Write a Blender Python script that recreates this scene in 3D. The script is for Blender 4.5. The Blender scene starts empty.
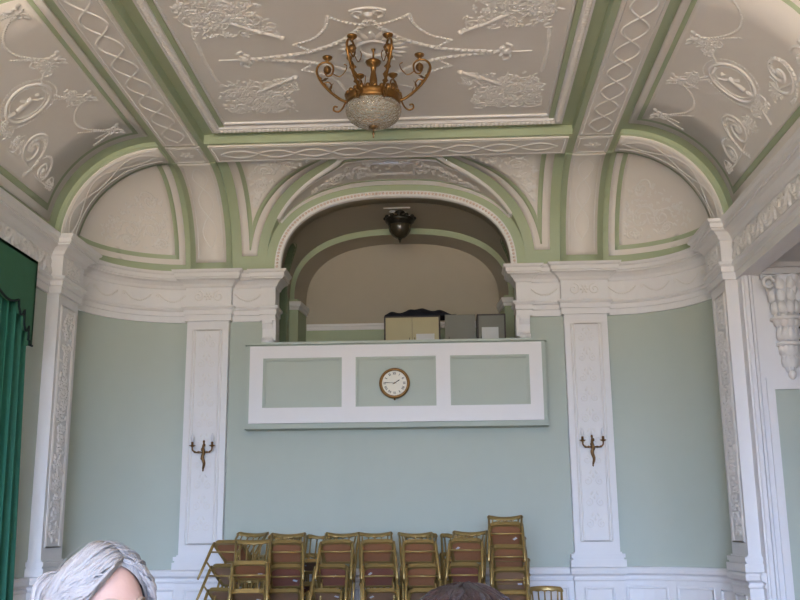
import bpy, bmesh, math, random
from mathutils import Vector, Matrix
PI = math.pi
sin, cos, sqrt = math.sin, math.cos, math.sqrt
SC = bpy.context.scene
COL = SC.collection
rnd = random.Random(7)

# ------------------------------------------------------------------ materials
def mat(name, col, rough=.6, metal=0., var=.04, vscale=6., bump=0., bscale=40., stretch=None, spec=None, trans=0., ior=1.45, coat=0., alpha=None):
    m = bpy.data.materials.new(name); m.use_nodes = True
    nt = m.node_tree; b = nt.nodes['Principled BSDF']
    b.inputs['Roughness'].default_value = rough; b.inputs['Metallic'].default_value = metal
    b.inputs['IOR'].default_value = ior
    if trans: b.inputs['Transmission Weight'].default_value = trans
    if coat: b.inputs['Coat Weight'].default_value = coat
    if spec is not None: b.inputs['Specular IOR Level'].default_value = spec
    tc = nt.nodes.new('ShaderNodeTexCoord'); mp = nt.nodes.new('ShaderNodeMapping')
    nt.links.new(tc.outputs['Object'], mp.inputs['Vector'])
    if stretch: mp.inputs['Scale'].default_value = stretch
    n = nt.nodes.new('ShaderNodeTexNoise'); n.inputs['Scale'].default_value = vscale; n.inputs['Detail'].default_value = 3
    nt.links.new(mp.outputs['Vector'], n.inputs['Vector'])
    mx = nt.nodes.new('ShaderNodeMix'); mx.data_type = 'RGBA'
    mx.inputs['A'].default_value = (*[c * (1 - var) for c in col], 1); mx.inputs['B'].default_value = (*[min(1, c * (1 + var)) for c in col], 1)
    nt.links.new(n.outputs['Fac'], mx.inputs['Factor']); nt.links.new(mx.outputs['Result'], b.inputs['Base Color'])
    if bump:
        n2 = nt.nodes.new('ShaderNodeTexNoise'); n2.inputs['Scale'].default_value = bscale; n2.inputs['Detail'].default_value = 2
        nt.links.new(mp.outputs['Vector'], n2.inputs['Vector'])
        bp = nt.nodes.new('ShaderNodeBump'); bp.inputs['Strength'].default_value = bump; bp.inputs['Distance'].default_value = .01
        nt.links.new(n2.outputs['Fac'], bp.inputs['Height']); nt.links.new(bp.outputs['Normal'], b.inputs['Normal'])
    return m

M = dict(
    white=mat('white_paint', (.78, .765, .765), .45, var=.02, bump=.05, bscale=30),
    plaster=mat('plaster_paint', (.75, .71, .675), .6, var=.025, bump=.06, bscale=25),
    relief=mat('relief_paint', (.78, .755, .735), .55, var=.03),
    green=mat('green_trim_paint', (.40, .465, .31), .5, var=.03, bump=.04),
    wall=mat('green_wall_paint', (.455, .505, .44), .6, var=.02, bump=.08, bscale=120),
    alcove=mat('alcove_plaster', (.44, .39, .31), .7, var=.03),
    floor=mat('oak_floor', (.58, .37, .20), .35, var=.18, vscale=3, stretch=(1, 8, 1)),
    gold=mat('gilt_wood', (.35, .24, .085), .30, metal=.4, var=.12, vscale=12),
    pad=mat('brown_hessian', (.38, .17, .08), .75, var=.14, vscale=14, bump=.2, bscale=200),
    padred=mat('red_brown_hessian', (.27, .105, .07), .75, var=.14, vscale=14, bump=.2, bscale=200),
    padtan=mat('worn_brown_hessian', (.33, .20, .12), .75, var=.14, vscale=14, bump=.2, bscale=200),
    sticker=mat('paper_sticker', (.75, .75, .8), .6),
    brass=mat('aged_gilt_brass', (.24, .125, .04), .34, metal=.8, var=.25, vscale=30),
    brassdark=mat('dark_gilt_brass', (.19, .105, .042), .4, metal=.75, var=.3, vscale=30),
    bronze=mat('dark_bronze', (.035, .032, .025), .4, metal=.6, var=.3, vscale=20),
    lampglass=mat('smoked_lamp_glass', (.045, .038, .025), .2, var=.2, vscale=25, coat=.4),
    curtain=mat('green_curtain_cloth', (.018, .14, .09), .7, var=.12, vscale=20, bump=.1, bscale=150),
    pelmet=mat('green_pelmet_cloth', (.04, .155, .085), .75, var=.08, vscale=15, bump=.15, bscale=180),
    pelmettrim=mat('dark_braid', (.006, .02, .02), .8),
    tan=mat('tan_laminate', (.42, .36, .20), .5, var=.05),
    grey=mat('grey_laminate', (.165, .165, .135), .5, var=.05),
    dark=mat('dark_edge', (.045, .035, .03), .6),
    paper=mat('white_paper', (.62, .62, .6), .7),
    cloth=mat('navy_cloth', (.008, .009, .018), .85, var=.3, vscale=20, bump=.3, bscale=30),
    card=mat('brown_cardboard', (.23, .11, .06), .8, var=.1),
    cream=mat('clock_face', (.78, .74, .62), .4, var=.02),
    black=mat('black_paint', (.02, .018, .015), .5),
    bulb=mat('frosted_bulb', (.75, .75, .78), .25, var=.05, coat=.3),
    skin=mat('skin', (.49, .31, .265), .5, var=.06, vscale=18, bump=.08, bscale=90),
    hair=mat('grey_hair', (.34, .325, .335), .55, var=.22, vscale=10, stretch=(6, 6, 1.5), bump=.3, bscale=60),
    hairdark=mat('dark_red_brown_hair', (.018, .007, .009), .45, var=.35, vscale=10, stretch=(6, 6, 1.5), bump=.3, bscale=60),
    brow=mat('grey_brow_hair', (.34, .26, .22), .7),
    eyewhite=mat('eye_white', (.8, .78, .75), .2), iris=mat('blue_grey_iris', (.08, .12, .15), .2),
    cardigan=mat('lilac_cardigan_wool', (.35, .33, .42), .85, bump=.3, bscale=120), skirt=mat('navy_cotton', (.03, .035, .06), .8),
    lip=mat('lip', (.5, .22, .19), .5), shoe=mat('black_leather', (.02, .02, .02), .35),
    shadegreen=mat('niche_shaded_green', (.20, .26, .15), .6),  # trim green darkened, the shade of the recess put into its colour
    slate=mat('slate_panel', (.12, .125, .135), .4),
)
# cut glass: transparent-ish, faceted
def glass_mat():
    m = bpy.data.materials.new('cut_glass'); m.use_nodes = True; nt = m.node_tree; b = nt.nodes['Principled BSDF']
    b.inputs['Base Color'].default_value = (.74, .73, .66, 1); b.inputs['Roughness'].default_value = .1
    b.inputs['Transmission Weight'].default_value = .72; b.inputs['IOR'].default_value = 1.45; b.inputs['Specular IOR Level'].default_value = .8
    tc = nt.nodes.new('ShaderNodeTexCoord'); v = nt.nodes.new('ShaderNodeTexVoronoi'); v.inputs['Scale'].default_value = 38
    nt.links.new(tc.outputs['Object'], v.inputs['Vector'])
    bp = nt.nodes.new('ShaderNodeBump'); bp.inputs['Strength'].default_value = .8; bp.inputs['Distance'].default_value = .012
    nt.links.new(v.outputs['Distance'], bp.inputs['Height']); nt.links.new(bp.outputs['Normal'], b.inputs['Normal'])
    return m
M['glass'] = glass_mat()

# ------------------------------------------------------------------ mesh builder
class MB:
    def __init__(s): s.v = []; s.f = []; s.sm = []
    def quad(s, *p, smooth=False):
        i = len(s.v); s.v += [tuple(q) for q in p]; s.f.append(tuple(range(i, i + len(p)))); s.sm.append(smooth)
    def grid(s, fn, nu, nv, smooth=True, closeu=False, skip=None):
        i = len(s.v); w = nu if closeu else nu + 1
        for b in range(nv + 1):
            for a in range(w): s.v.append(tuple(fn(a / nu, b / nv)))
        for b in range(nv):
            for a in range(nu):
                if skip and skip((a + .5) / nu, (b + .5) / nv): continue
                a2 = (a + 1) % w if closeu else a + 1
                s.f.append((i + b * w + a, i + b * w + a2, i + (b + 1) * w + a2, i + (b + 1) * w + a)); s.sm.append(smooth)
        return s
    def box(s, x0, x1, y0, y1, z0, z1):
        i = len(s.v); s.v += [(x, y, z) for z in (z0, z1) for y in (y0, y1) for x in (x0, x1)]
        for q in ((0, 2, 3, 1), (4, 5, 7, 6), (0, 1, 5, 4), (2, 6, 7, 3), (0, 4, 6, 2), (1, 3, 7, 5)):
            s.f.append(tuple(i + k for k in q)); s.sm.append(False)
        return s
    def tube(s, pts, r, seg=8, caps=True, flat=1.):
        pts = [Vector(p) for p in pts]; n = len(pts)
        rs = r if isinstance(r, (list, tuple)) else [r] * n
        i = len(s.v); up = None
        for k in range(n):
            t = (pts[min(k + 1, n - 1)] - pts[max(k - 1, 0)])
            if t.length < 1e-9: t = Vector((0, 0, 1))
            t.normalize()
            if up is None: up = Vector((0, 0, 1)) if abs(t.z) < .9 else Vector((0, 1, 0))
            a = t.cross(up)
            if a.length < 1e-6: a = t.orthogonal()
            a.normalize(); b = a.cross(t).normalized(); up = b
            for j in range(seg):
                an = 2 * PI * j / seg; s.v.append(tuple(pts[k] + a * (rs[k] * cos(an)) + b * (rs[k] * flat * sin(an))))
        for k in range(n - 1):
            for j in range(seg):
                j2 = (j + 1) % seg; s.f.append((i + k * seg + j, i + k * seg + j2, i + (k + 1) * seg + j2, i + (k + 1) * seg + j)); s.sm.append(True)
        if caps:
            s.f.append(tuple(i + j for j in range(seg))[::-1]); s.sm.append(False)
            s.f.append(tuple(i + (n - 1) * seg + j for j in range(seg))); s.sm.append(False)
        return s
    def lathe(s, prof, seg=24, c=(0, 0, 0), smooth=True):
        s.grid(lambda u, v: (c[0] + pr(prof, v)[0] * cos(2 * PI * u), c[1] + pr(prof, v)[0] * sin(2 * PI * u), c[2] + pr(prof, v)[1]), seg, len(prof) - 1, smooth, True)
        return s
    def ball(s, c, r, seg=10, ring=6):
        r = r if isinstance(r, tuple) else (r, r, r)
        s.grid(lambda u, v: (c[0] + r[0] * sin(PI * v) * cos(2 * PI * u), c[1] + r[1] * sin(PI * v) * sin(2 * PI * u), c[2] - r[2] * cos(PI * v)), seg, ring, True, True)
        return s
    def prism(s, poly, fn, d):      # poly of (a,b); fn(a,b,h) -> point
        i = len(s.v); n = len(poly)
        s.v += [tuple(fn(a, b, 0)) for a, b in poly] + [tuple(fn(a, b, d)) for a, b in poly]
        s.f.append(tuple(range(i, i + n))[::-1]); s.f.append(tuple(range(i + n, i + 2 * n))); s.sm += [False, False]
        for k in range(n):
            k2 = (k + 1) % n; s.f.append((i + k, i + k2, i + n + k2, i + n + k)); s.sm.append(False)
        return s
    def build(s, name, m, parent=None, loc=None, fix=True, label=None):
        me = bpy.data.meshes.new(name); me.from_pydata(s.v, [], s.f)
        me.polygons.foreach_set('use_smooth', s.sm); 
        if fix:
            b = bmesh.new(); b.from_mesh(me); bmesh.ops.remove_doubles(b, verts=b.verts, dist=1e-5); bmesh.ops.recalc_face_normals(b, faces=b.faces); b.to_mesh(me); b.free()
        me.materials.append(m if not isinstance(m, str) else M[m]); me.update()
        o = bpy.data.objects.new(name, me); COL.objects.link(o)
        if parent: o.parent = parent
        if loc: o.location = loc
        if label: o['label'] = label
        return o
def pr(prof, v):
    k = min(int(round(v * (len(prof) - 1))), len(prof) - 1); return prof[k]
def empty(name, loc, label, cat, group=None, rz=0., kind=None):
    o = bpy.data.objects.new(name, None); COL.objects.link(o); o.location = loc; o.rotation_euler = (0, 0, rz); o.empty_display_size = .1
    return tag(o, label, cat, group, kind)
def tag(o, label, cat=None, group=None, kind=None):
    o['label'] = label
    if cat: o['category'] = cat
    if group: o['group'] = group
    if kind: o['kind'] = kind
    return o
def struct(o, label, cat): return tag(o, label, cat, None, 'structure')

# ------------------------------------------------------------------ dimensions
YB, RY, RX, ZS, RZ = 11.5, 1.05, 1.08, 4.54, 1.08    # back wall, cove radii, spring
XO, XI = 2.48, 1.98                                   # outer / inner edge of beams and pilasters
YC = YB - RY                                          # 10.45
ZSOF, ZCOF = 5.58, 5.69
XW = XO + RX                                          # 3.56 side walls
PS0, PS1, XP = 9.86, 10.40, 3.43                      # side pilasters
YM = 8.2                                              # middle of the coffered bay
ZF = 0.

def wallrect(mb, fn, a0, a1, b0, b1, holes=()):
    A = sorted({a0, a1, *[h[0] for h in holes], *[h[1] for h in holes]}); B = sorted({b0, b1, *[h[2] for h in holes], *[h[3] for h in holes]})
    for i in range(len(A) - 1):
        for j in range(len(B) - 1):
            ca, cb = (A[i] + A[i + 1]) / 2, (B[j] + B[j + 1]) / 2
            if any(h[0] < ca < h[1] and h[2] < cb < h[3] for h in holes): continue
            mb.quad(fn(A[i], B[j]), fn(A[i + 1], B[j]), fn(A[i + 1], B[j + 1]), fn(A[i], B[j + 1]))

def supel(hw, rise, n, phi):        # super-ellipse arch, phi 0..pi
    c, s_ = cos(phi), sin(phi)
    return hw * math.copysign(abs(c) ** (2 / n), c), rise * abs(s_) ** (2 / n)
AN = 2.5
def xg(z, hw=1.57, rise=1.113):
    t = max(0, min(1, (z - ZS) / rise)); return hw * (1 - t ** AN) ** (1 / AN)

# surfaces: (u, v, off) -> point; off goes into the room
def S_end(x, th, off=0): return Vector((x, YC + (RY - off) * cos(th), ZS + (RZ - off) * sin(th)))
def S_side(sg):
    return lambda Y, th, off=0: Vector((sg * (XO + (RX - off) * cos(th)), Y, ZS + (RZ - off) * sin(th)))
def S_oct(sg):
    def f(a, h, off=0):
        k = 1 - off / RX
        q = max(0., 1 - (a * a + h * h) / (RX * RX))
        return Vector((sg * (XO + a * k), YC + RY * sqrt(q) * k, ZS + h * k))
    return f
def S_ceil(x, Y, off=0): return Vector((x, Y, ZCOF - off))

def patch(mb, S, u0, u1, v0, v1, off, nu=4, nv=24, base=0.):
    """raised band between curves u0(v), u1(v), v0..v1, standing off the surface, with its edges"""
    f0 = u0 if callable(u0) else (lambda v: u0); f1 = u1 if callable(u1) else (lambda v: u1)
    V = lambda b: v0 + (v1 - v0) * b
    P = lambda a, b, o: S(f0(V(b)) + (f1(V(b)) - f0(V(b))) * a, V(b), o)
    mb.grid(lambda a, b: P(a, b, off), nu, nv)
    if off > base:
        for a in (0, 1): mb.grid(lambda q, b: P(a, b, base + (off - base) * q), 1, nv, False)
        for b in (0, 1): mb.grid(lambda q, a: P(a, b, base + (off - base) * q), 1, nu, False)

# relief on any surface
def norm_at(S, u, v):
    a = S(u, v, 0); b = S(u, v, .02); n = b - a
    return n.normalized() if n.length > 1e-9 else Vector((0, 0, -1))
HS = .78
def rline(mb, S, pts, w=.012, h=.012, base=0., seg=4):
    h *= HS
    P = [S(u, v, base) for u, v in pts]; N = [norm_at(S, u, v) for u, v in pts]; n = len(P); i = len(mb.v)
    for k in range(n):
        t = P[min(k + 1, n - 1)] - P[max(k - 1, 0)]; t.normalize(); sd = N[k].cross(t); sd.normalize()
        for j in range(seg + 1):
            an = PI * j / seg; mb.v.append(tuple(P[k] + sd * (w * cos(an)) + N[k] * (h * sin(an))))
    for k in range(n - 1):
        for j in range(seg): mb.f.append((i + k * (seg + 1) + j, i + k * (seg + 1) + j + 1, i + (k + 1) * (seg + 1) + j + 1, i + (k + 1) * (seg + 1) + j)); mb.sm.append(True)
def rdome(mb, S, u, v, r, h, base=0., seg=7, tu=None, asp=1., ang=0.):
    """low dome, or leaf when asp > 1; tangent frame measured on the surface"""
    h *= HS
    p = S(u, v, base); n = norm_at(S, u, v); e = 1e-3
    du = S(u + e, v, base) - p
    if du.length < 1e-9: du = Vector((1, 0, 0))
    du = (du - n * du.dot(n)).normalized(); dv = n.cross(du)
    if dv.dot(S(u, v + e, base) - p) < 0: dv = -dv
    ca, sa = cos(ang), sin(ang); ax = du * ca + dv * sa; ay = dv * ca - du * sa
    i = len(mb.v); R = r
    for ring, (q, hh) in enumerate(((1, 0), (.62, .75))):
        for j in range(seg):
            a = 2 * PI * j / seg; lx = cos(a) * R * asp * q; ly = sin(a) * R * q * ((1 - .45 * cos(a)) if asp > 1.2 else 1)
            mb.v.append(tuple(p + ax * lx + ay * ly + n * (h * hh)))
    mb.v.append(tuple(p + n * h))
    for j in range(seg):
        j2 = (j + 1) % seg
        mb.f.append((i + j, i + j2, i + seg + j2, i + seg + j)); mb.sm.append(True)
        mb.f.append((i + seg + j, i + seg + j2, i + 2 * seg)); mb.sm.append(True)
def beads(mb, S, pts, r=.012, gap=2.1, base=0., h=None):
    P = [S(u, v, base) for u, v in pts]; acc = 0.
    for k in range(len(pts) - 1):
        L = (P[k + 1] - P[k]).length
        if L < 1e-9: continue
        while acc < L:
            t = acc / L; rdome(mb, S, pts[k][0] + (pts[k + 1][0] - pts[k][0]) * t, pts[k][1] + (pts[k + 1][1] - pts[k][1]) * t, r, h or r * .9, base, 6); acc += r * gap
        acc -= L
def garland(mb, S, pts, r=.02, base=0., R=rnd):
    P = [S(u, v, base) for u, v in pts]; acc = 0.
    for k in range(len(pts) - 1):
        L = (P[k + 1] - P[k]).length; a0 = math.atan2(pts[k + 1][1] - pts[k][1], pts[k + 1][0] - pts[k][0])
        if L < 1e-9: continue
        while acc < L:
            t = acc / L
            for sgn in (-1, 1): rdome(mb, S, pts[k][0] + (pts[k + 1][0] - pts[k][0]) * t, pts[k][1] + (pts[k + 1][1] - pts[k][1]) * t, r * .55, r * .6, base, 6, asp=1.9, ang=a0 + sgn * .6)
            acc += r * 1.3
        acc -= L
def rosette(mb, S, u, v, r, h=.02, base=0., n=6, sv=1.):
    for k in range(n):
        a = 2 * PI * k / n; rdome(mb, S, u + cos(a) * r * .6, v + sin(a) * r * .6 * sv, r * .28, h * .8, base, 6, asp=1.6, ang=a)
    rdome(mb, S, u, v, r * .3, h * 1.2, base, 7)
def spiral(cu, cv, r, turns, a0, sgn=1, n=26, sv=1.):
    return [(cu + r * (1 - .85 * k / n) * cos(a0 + sgn * 2 * PI * turns * k / n), cv + sv * r * (1 - .85 * k / n) * sin(a0 + sgn * 2 * PI * turns * k / n)) for k in range(n + 1)]
def arc(p, q, sag, n=14):
    """hanging curve from p to q; sag = (du, dv) of the middle"""
    return [(p[0] + (q[0] - p[0]) * t + sag[0] * 4 * t * (1 - t), p[1] + (q[1] - p[1]) * t + sag[1] * 4 * t * (1 - t)) for t in [k / n for k in range(n + 1)]]
def guilloche(mb, S, along_u, a0, a1, c, amp, wl, base, w=.008, h=.008, bead=True):
    n = max(2, int(round((a1 - a0) / wl))); wl = (a1 - a0) / n; m = n * 14
    for sg in (-1, 1):
        pts = []
        for k in range(m + 1):
            a = a0 + (a1 - a0) * k / m; q = c + sg * amp * sin(PI * (a - a0) / wl)
            pts.append((a, q) if along_u else (q, a))
        rline(mb, S, pts, w, h, base, 3)
def spray(mb, S, cu, cv, w, hgt, base, n, R, sv=1., rs=.028):
    """a dense spray of leaves, scrolls and flowers"""
    for k in range(n):
        u = cu + R.uniform(-w, w); v = cv + sv * R.uniform(-hgt, hgt)
        rdome(mb, S, u, v, R.uniform(.5, 1) * rs * .5, rs * .55, base, 6, asp=R.uniform(1.6, 3), ang=R.uniform(0, 2 * PI))
    for k in range(max(3, n // 14)):
        u = cu + R.uniform(-w, w) * .85; v = cv + sv * R.uniform(-hgt, hgt) * .85
        rosette(mb, S, u, v, R.uniform(1.2, 2.1) * rs, rs * .7, base, 6, sv)
    for k in range(max(3, n // 18)):
        u = cu + R.uniform(-w, w) * .8; v = cv + sv * R.uniform(-hgt, hgt) * .8
        rline(mb, S, spiral(u, v, R.uniform(2, 3.4) * rs, 1.3, R.uniform(0, 6), R.choice((-1, 1)), 16, sv), rs * .24, rs * .4, base, 3)
def scroll_panel(mb, S, cu, cv, w, hgt, base, R, sv=1., rs=.02):
    """mirrored arabesque of scrolls about u = cu"""
    for sg in (-1, 1):
        for q in range(3):
            r = hgt * (.34 - .06 * q); u = cu + sg * w * (.22 + .3 * q); v = cv + sv * hgt * (.35 - .4 * q)
            rline(mb, S, spiral(u, v, r, 1.5, PI / 2, sg, 22, sv), rs * .3, rs * .4, base, 3)
            for k in range(5):
                a = R.uniform(0, 2 * PI); rdome(mb, S, u + cos(a) * r * 1.1, v + sv * sin(a) * r * 1.1, rs * .5, rs * .45, base, 6, asp=2, ang=a)

def sweep(mb, path, prof, caps=True):
    """profile (offset, z) carried along a plan path; room is to the right of the path"""
    n = len(path); ms = []
    for k in range(n):
        ns = []
        if k > 0: d = Vector((path[k][0] - path[k - 1][0], path[k][1] - path[k - 1][1])).normalized(); ns.append(Vector((d.y, -d.x)))
        if k < n - 1: d = Vector((path[k + 1][0] - path[k][0], path[k + 1][1] - path[k][1])).normalized(); ns.append(Vector((d.y, -d.x)))
        m = ns[0] if len(ns) == 1 else (ns[0] + ns[1]) / (1 + ns[0].dot(ns[1]))
        ms.append(m)
    for k in range(n - 1):
        for j in range(len(prof) - 1):
            c = []
            for kk, jj in ((k, j), (k + 1, j), (k + 1, j + 1), (k, j + 1)):
                c.append((path[kk][0] + ms[kk].x * prof[jj][0], path[kk][1] + ms[kk].y * prof[jj][0], prof[jj][1]))
            mb.quad(*c)
    if caps:
        for k in (0, n - 1): mb.quad(*[(path[k][0] + ms[k].x * o, path[k][1] + ms[k].y * o, z) for o, z in prof])

def arcpath(sg, n=14):      # from side wall to back wall, left; mirrored for right by caller
    return [(-(XO + RX * cos(PI / 2 * k / n)), YC + RY * sin(PI / 2 * k / n)) for k in range(n + 1)]
LA = arcpath(-1)

# ------------------------------------------------------------------ room shell
mb = MB(); wallrect(mb, lambda x, y: (x, y, ZF), -3.8, 5.3, -10.1, 11.8); struct(mb.build('floor', 'floor'), 'bare polished wooden floor of the hall, below the picture', 'floor')
YR = -10.0
# back wall
mb = MB()
f = lambda x, z: (x, YB, z)
wallrect(mb, f, -XO, XO, 0, ZS + .04, [(-1.46, 1.46, 3.4, 5)])
for sg in (-1, 1): mb.quad((sg * 1.46, YB, 3.4), (sg * 1.46, YB + .25, 3.4), (sg * 1.46, YB + .25, ZS), (sg * 1.46, YB, ZS))
mb.quad((-1.46, YB, 3.4), (1.46, YB, 3.4), (1.46, YB + .25, 3.4), (-1.46, YB + .25, 3.4))
struct(mb.build('wall_back', 'wall'), 'pale green end wall behind the balcony and the stacked chairs', 'wall')
# side walls with the rounded corners
mb = MB(); f = lambda y, z: (-XW, y, z)
wallrect(mb, f, YR, YC, 0, ZS + .04, [(-6.7, -5.9, .9, 4.0)])
mb.grid(lambda u, v: (*LA[int(round(u * 14))], (ZS + .04) * v), 14, 1)
struct(mb.build('wall_left', 'wall'), 'pale green left wall curving round the corner to the end wall', 'wall')
mb = MB(); f = lambda y, z: (XW, y, z)
wallrect(mb, f, YR, YC, 0, ZS + .04, [(5.4, 9.74, 0, 3.94), (-6.7, -5.9, .9, 4.0)])
mb.grid(lambda u, v: (-LA[int(round(u * 14))][0], LA[int(round(u * 14))][1], (ZS + .04) * v), 14, 1)
wr = struct(mb.build('wall_right', 'wall'), 'pale green right wall curving round the corner, opening into a white bay', 'wall')
mb = MB()   # white bay beyond the right wall
mb.quad((XW, 9.74, 0), (5.2, 9.74, 0), (5.2, 9.74, 4.4), (XW, 9.74, 4.4))
mb.quad((XW, 5.4, 0), (5.2, 5.4, 0), (5.2, 5.4, 4.4), (XW, 5.4, 4.4))
wallrect(mb, lambda y, z: (5.2, y, z), 5.4, 9.74, 0, 4.4)
mb.quad((XW, 5.4, 4.4), (5.2, 5.4, 4.4), (5.2, 9.74, 4.4), (XW, 9.74, 4.4))
mb.box(3.548, 3.72, 5.4, 9.735, 3.945, 4.395)
for x0, x1, pz in ((3.57, 3.60, .035), (3.615, 3.635, .05), (3.65, 3.675, .03)): mb.box(x0, x1, 9.74 - pz, 9.745, 0, 3.944)
mb.box(3.565, 3.70, 9.725, 9.745, 0, 3.944)
mb.box(3.552, 3.60, 9.728, PS0 - .001, 0, 3.944)
wr = struct(mb.build('wall_bay', 'white'), 'white panelled bay opening off the right wall', 'wall')
mb = MB()
for z0, z1, pj in ((3.90, 3.94, .05), (3.94, 4.0, .10), (4.0, 4.05, .15)): mb.box(3.73, 5.19, 9.74 - pj, 9.742, z0, z1)
mb.build('cornice', 'white', wr)
mb = MB(); mb.box(3.70, 3.775, 9.70, 9.742, 0, 2.915); mb.box(3.775, 5.1, 9.70, 9.742, 2.80, 2.915); mb.box(4.02, 4.10, 9.70, 9.742, 0, 2.80)
mb.build('panel_frame', 'white', wr)
mb = MB(); mb.box(3.775, 4.02, 9.728, 9.742, 0, 2.80); mb.build('panel', 'wall', wr, label='green panel')
mb = MB(); mb.box(4.07, 4.35, 9.73, 9.742, 2.95, 3.75); mb.build('recess_panel', 'slate', wr, label='dark grey recessed panel')
# wall behind the camera with tall windows
mb = MB(); FW = [(-3.05, -1.15, .7, 4.2), (-.95, .95, .7, 4.2), (1.15, 3.05, .7, 4.2)]
wallrect(mb, lambda x, z: (x, YR, z), -XW, XW, 0, 5.75, FW)
struct(mb.build('wall_front', 'wall'), 'green wall with tall windows opposite the balcony, behind the viewpoint', 'wall')
def sash(name, fn, a0, a1, b0, b1, lab):
    mb = MB()
    for a, w in ((a0, .05), (a1, .05), ((a0 + a1) / 2, .02)):
        wallrect(mb, lambda p, q: fn(p, q, 0), a - w, a + w, b0, b1)
        wallrect(mb, lambda p, q: fn(p, q, .05), a - w, a + w, b0, b1)
        for e in (-w, w): mb.quad(fn(a + e, b0, 0), fn(a + e, b1, 0), fn(a + e, b1, .05), fn(a + e, b0, .05))
    for bb in (b0, b1, b0 + (b1 - b0) / 3, b0 + (b1 - b0) * 2 / 3):
        wallrect(mb, lambda p, q: fn(p, q, .005), a0, a1, bb - .025, bb + .025); wallrect(mb, lambda p, q: fn(p, q, .045), a0, a1, bb - .025, bb + .025)
        for e in (-.025, .025): mb.quad(fn(a0, bb + e, .005), fn(a1, bb + e, .005), fn(a1, bb + e, .045), fn(a0, bb + e, .045))
    struct(mb.build(name, 'white'), lab, 'window')
sash('window_1', lambda a, b, d: (-XW - .03 - d, a, b), -6.7, -5.9, .9, 4.0, 'tall white sash window in the left wall, behind the viewpoint')
for k, h in enumerate(FW): sash('window_%d' % (k + 2), lambda a, b, d: (a, YR - .03 - d, b), *h, ['left', 'middle', 'right'][k] + ' tall window of the three opposite the balcony')

sash('window_5', lambda a, b, d: (XW + .03 + d, a, b), -6.7, -5.9, .9, 4.0, 'unseen sash window added in the right wall to light the left cove')  # added opening, evens out the light on the two side coves
# ------------------------------------------------------------------ ceiling: coffer, beams, coves, corner domes
ce = MB(); wallrect(ce, lambda x, y: (x, y, ZCOF), -XI - .01, XI + .01, 6.45, 9.95)
wallrect(ce, lambda x, y: (x, y, 5.75), -XW, XW, YR, 6.0)
for sg in (-1, 1): ce.quad((sg * XW, YR, ZS), (sg * XW, 6.0, ZS), (sg * XW, 6.0, 5.75), (sg * XW, YR, 5.75))
ceil = struct(ce.build('ceiling', 'plaster'), 'vaulted plaster ceiling with green bands and white moulded panels', 'ceiling')
TB0, TB1 = 9.91, YC; NB0, NB1 = 5.95, 6.49
g = MB()
# green coffer sides and flat strips
for y0, y1 in ((TB0, TB1), (NB0, NB1)):
    g.box(-XO, XO, y0, y1, ZSOF, ZCOF + .03)
for sg in (-1, 1):
    x0, x1 = sorted((sg * XI, sg * XO)); g.box(x0, x1, NB1, TB0, ZSOF, ZCOF + .03)
for sg in (-1, 1): 
    x0, x1 = sorted((sg * 1.86, sg * XI)); g.box(x0, x1, NB1, TB0, ZCOF - .004, ZCOF + .02)
for y0, y1 in ((9.80, TB0), (NB1, 6.60)): g.box(-1.86, 1.86, y0, y1, ZCOF - .004, ZCOF + .02)
g.build('beam', 'green', ceil, label='green sides and edges of the ceiling beams')
# white soffit panels with guilloche
w = MB(); r = MB()
def soffit(x0, x1, y0, y1, along_u, wl):
    w.box(x0, x1, y0, y1, ZSOF - .018, ZSOF)
    S = lambda x, y, off=0: Vector((x, y, ZSOF - .018 - off))
    e = .035
    for q in (.0,):
        rline(r, S, [(x0 + e + q, y0 + e + q), (x1 - e - q, y0 + e + q)], .007, .008); rline(r, S, [(x0 + e + q, y1 - e - q), (x1 - e - q, y1 - e - q)], .007, .008)
        rline(r, S, [(x0 + e + q, y0 + e + q), (x0 + e + q, y1 - e - q)], .007, .008); rline(r, S, [(x1 - e - q, y0 + e + q), (x1 - e - q, y1 - e - q)], .007, .008)
    if along_u: guilloche(r, S, True, x0 + .1, x1 - .1, (y0 + y1) / 2, .10, wl, 0, .011, .015)
    elif wl: guilloche(r, S, False, y0 + .1, y1 - .1, (x0 + x1) / 2, .11, wl, 0, .011, .015)
    else:
        S2 = S; rosette(r, S2, (x0 + x1) / 2, (y0 + y1) / 2, .09, .02)
for sg in (-1, 1):
    a, b = sorted((sg * 2.04, sg * 2.42))
    soffit(a, b, NB1 + .05, TB0 - .0, False, .41); soffit(a, b, TB0 + .05, TB1 - .03, False, 0)
soffit(-1.95, 1.95, TB0 + .05, TB1 - .03, True, .42); soffit(-1.95, 1.95, NB0 + .04, NB1 - .04, True, .42)
w.build('beam_panel', 'plaster', ceil, label='white moulded undersides of the beams')
# coffer frame
fr = MB()
for sg in (-1, 1):
    x0, x1 = sorted((sg * 1.765, sg * 1.86)); fr.box(x0, x1, 6.60, 9.80, ZCOF - .035, ZCOF)
for y0, y1 in ((9.70, 9.80), (6.60, 6.70)): fr.box(-1.765, 1.765, y0, y1, ZCOF - .035, ZCOF)
for sg in (-1, 1):
    beads(r, S_ceil, [(sg * 1.812, 6.65), (sg * 1.812, 9.75)], .03, 1.5, .035, .03)
for y in (9.75, 6.65): beads(r, S_ceil, [(-1.8, y), (1.8, y)], .03, 1.5, .035, .03)
fr.build('coffer_frame', 'white', ceil)
g2 = MB()
for sg in (-1, 1):
    x0, x1 = sorted((sg * 1.765, sg * 1.715)); g2.box(x0, x1, 6.70, 9.70, ZCOF - .012, ZCOF)
g2.build('coffer_line', 'green', ceil)
g2 = MB()
for y0, y1 in ((9.60, 9.625), (6.775, 6.80)): g2.box(-1.70, 1.70, y0, y1, ZCOF - .022, ZCOF)
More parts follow.
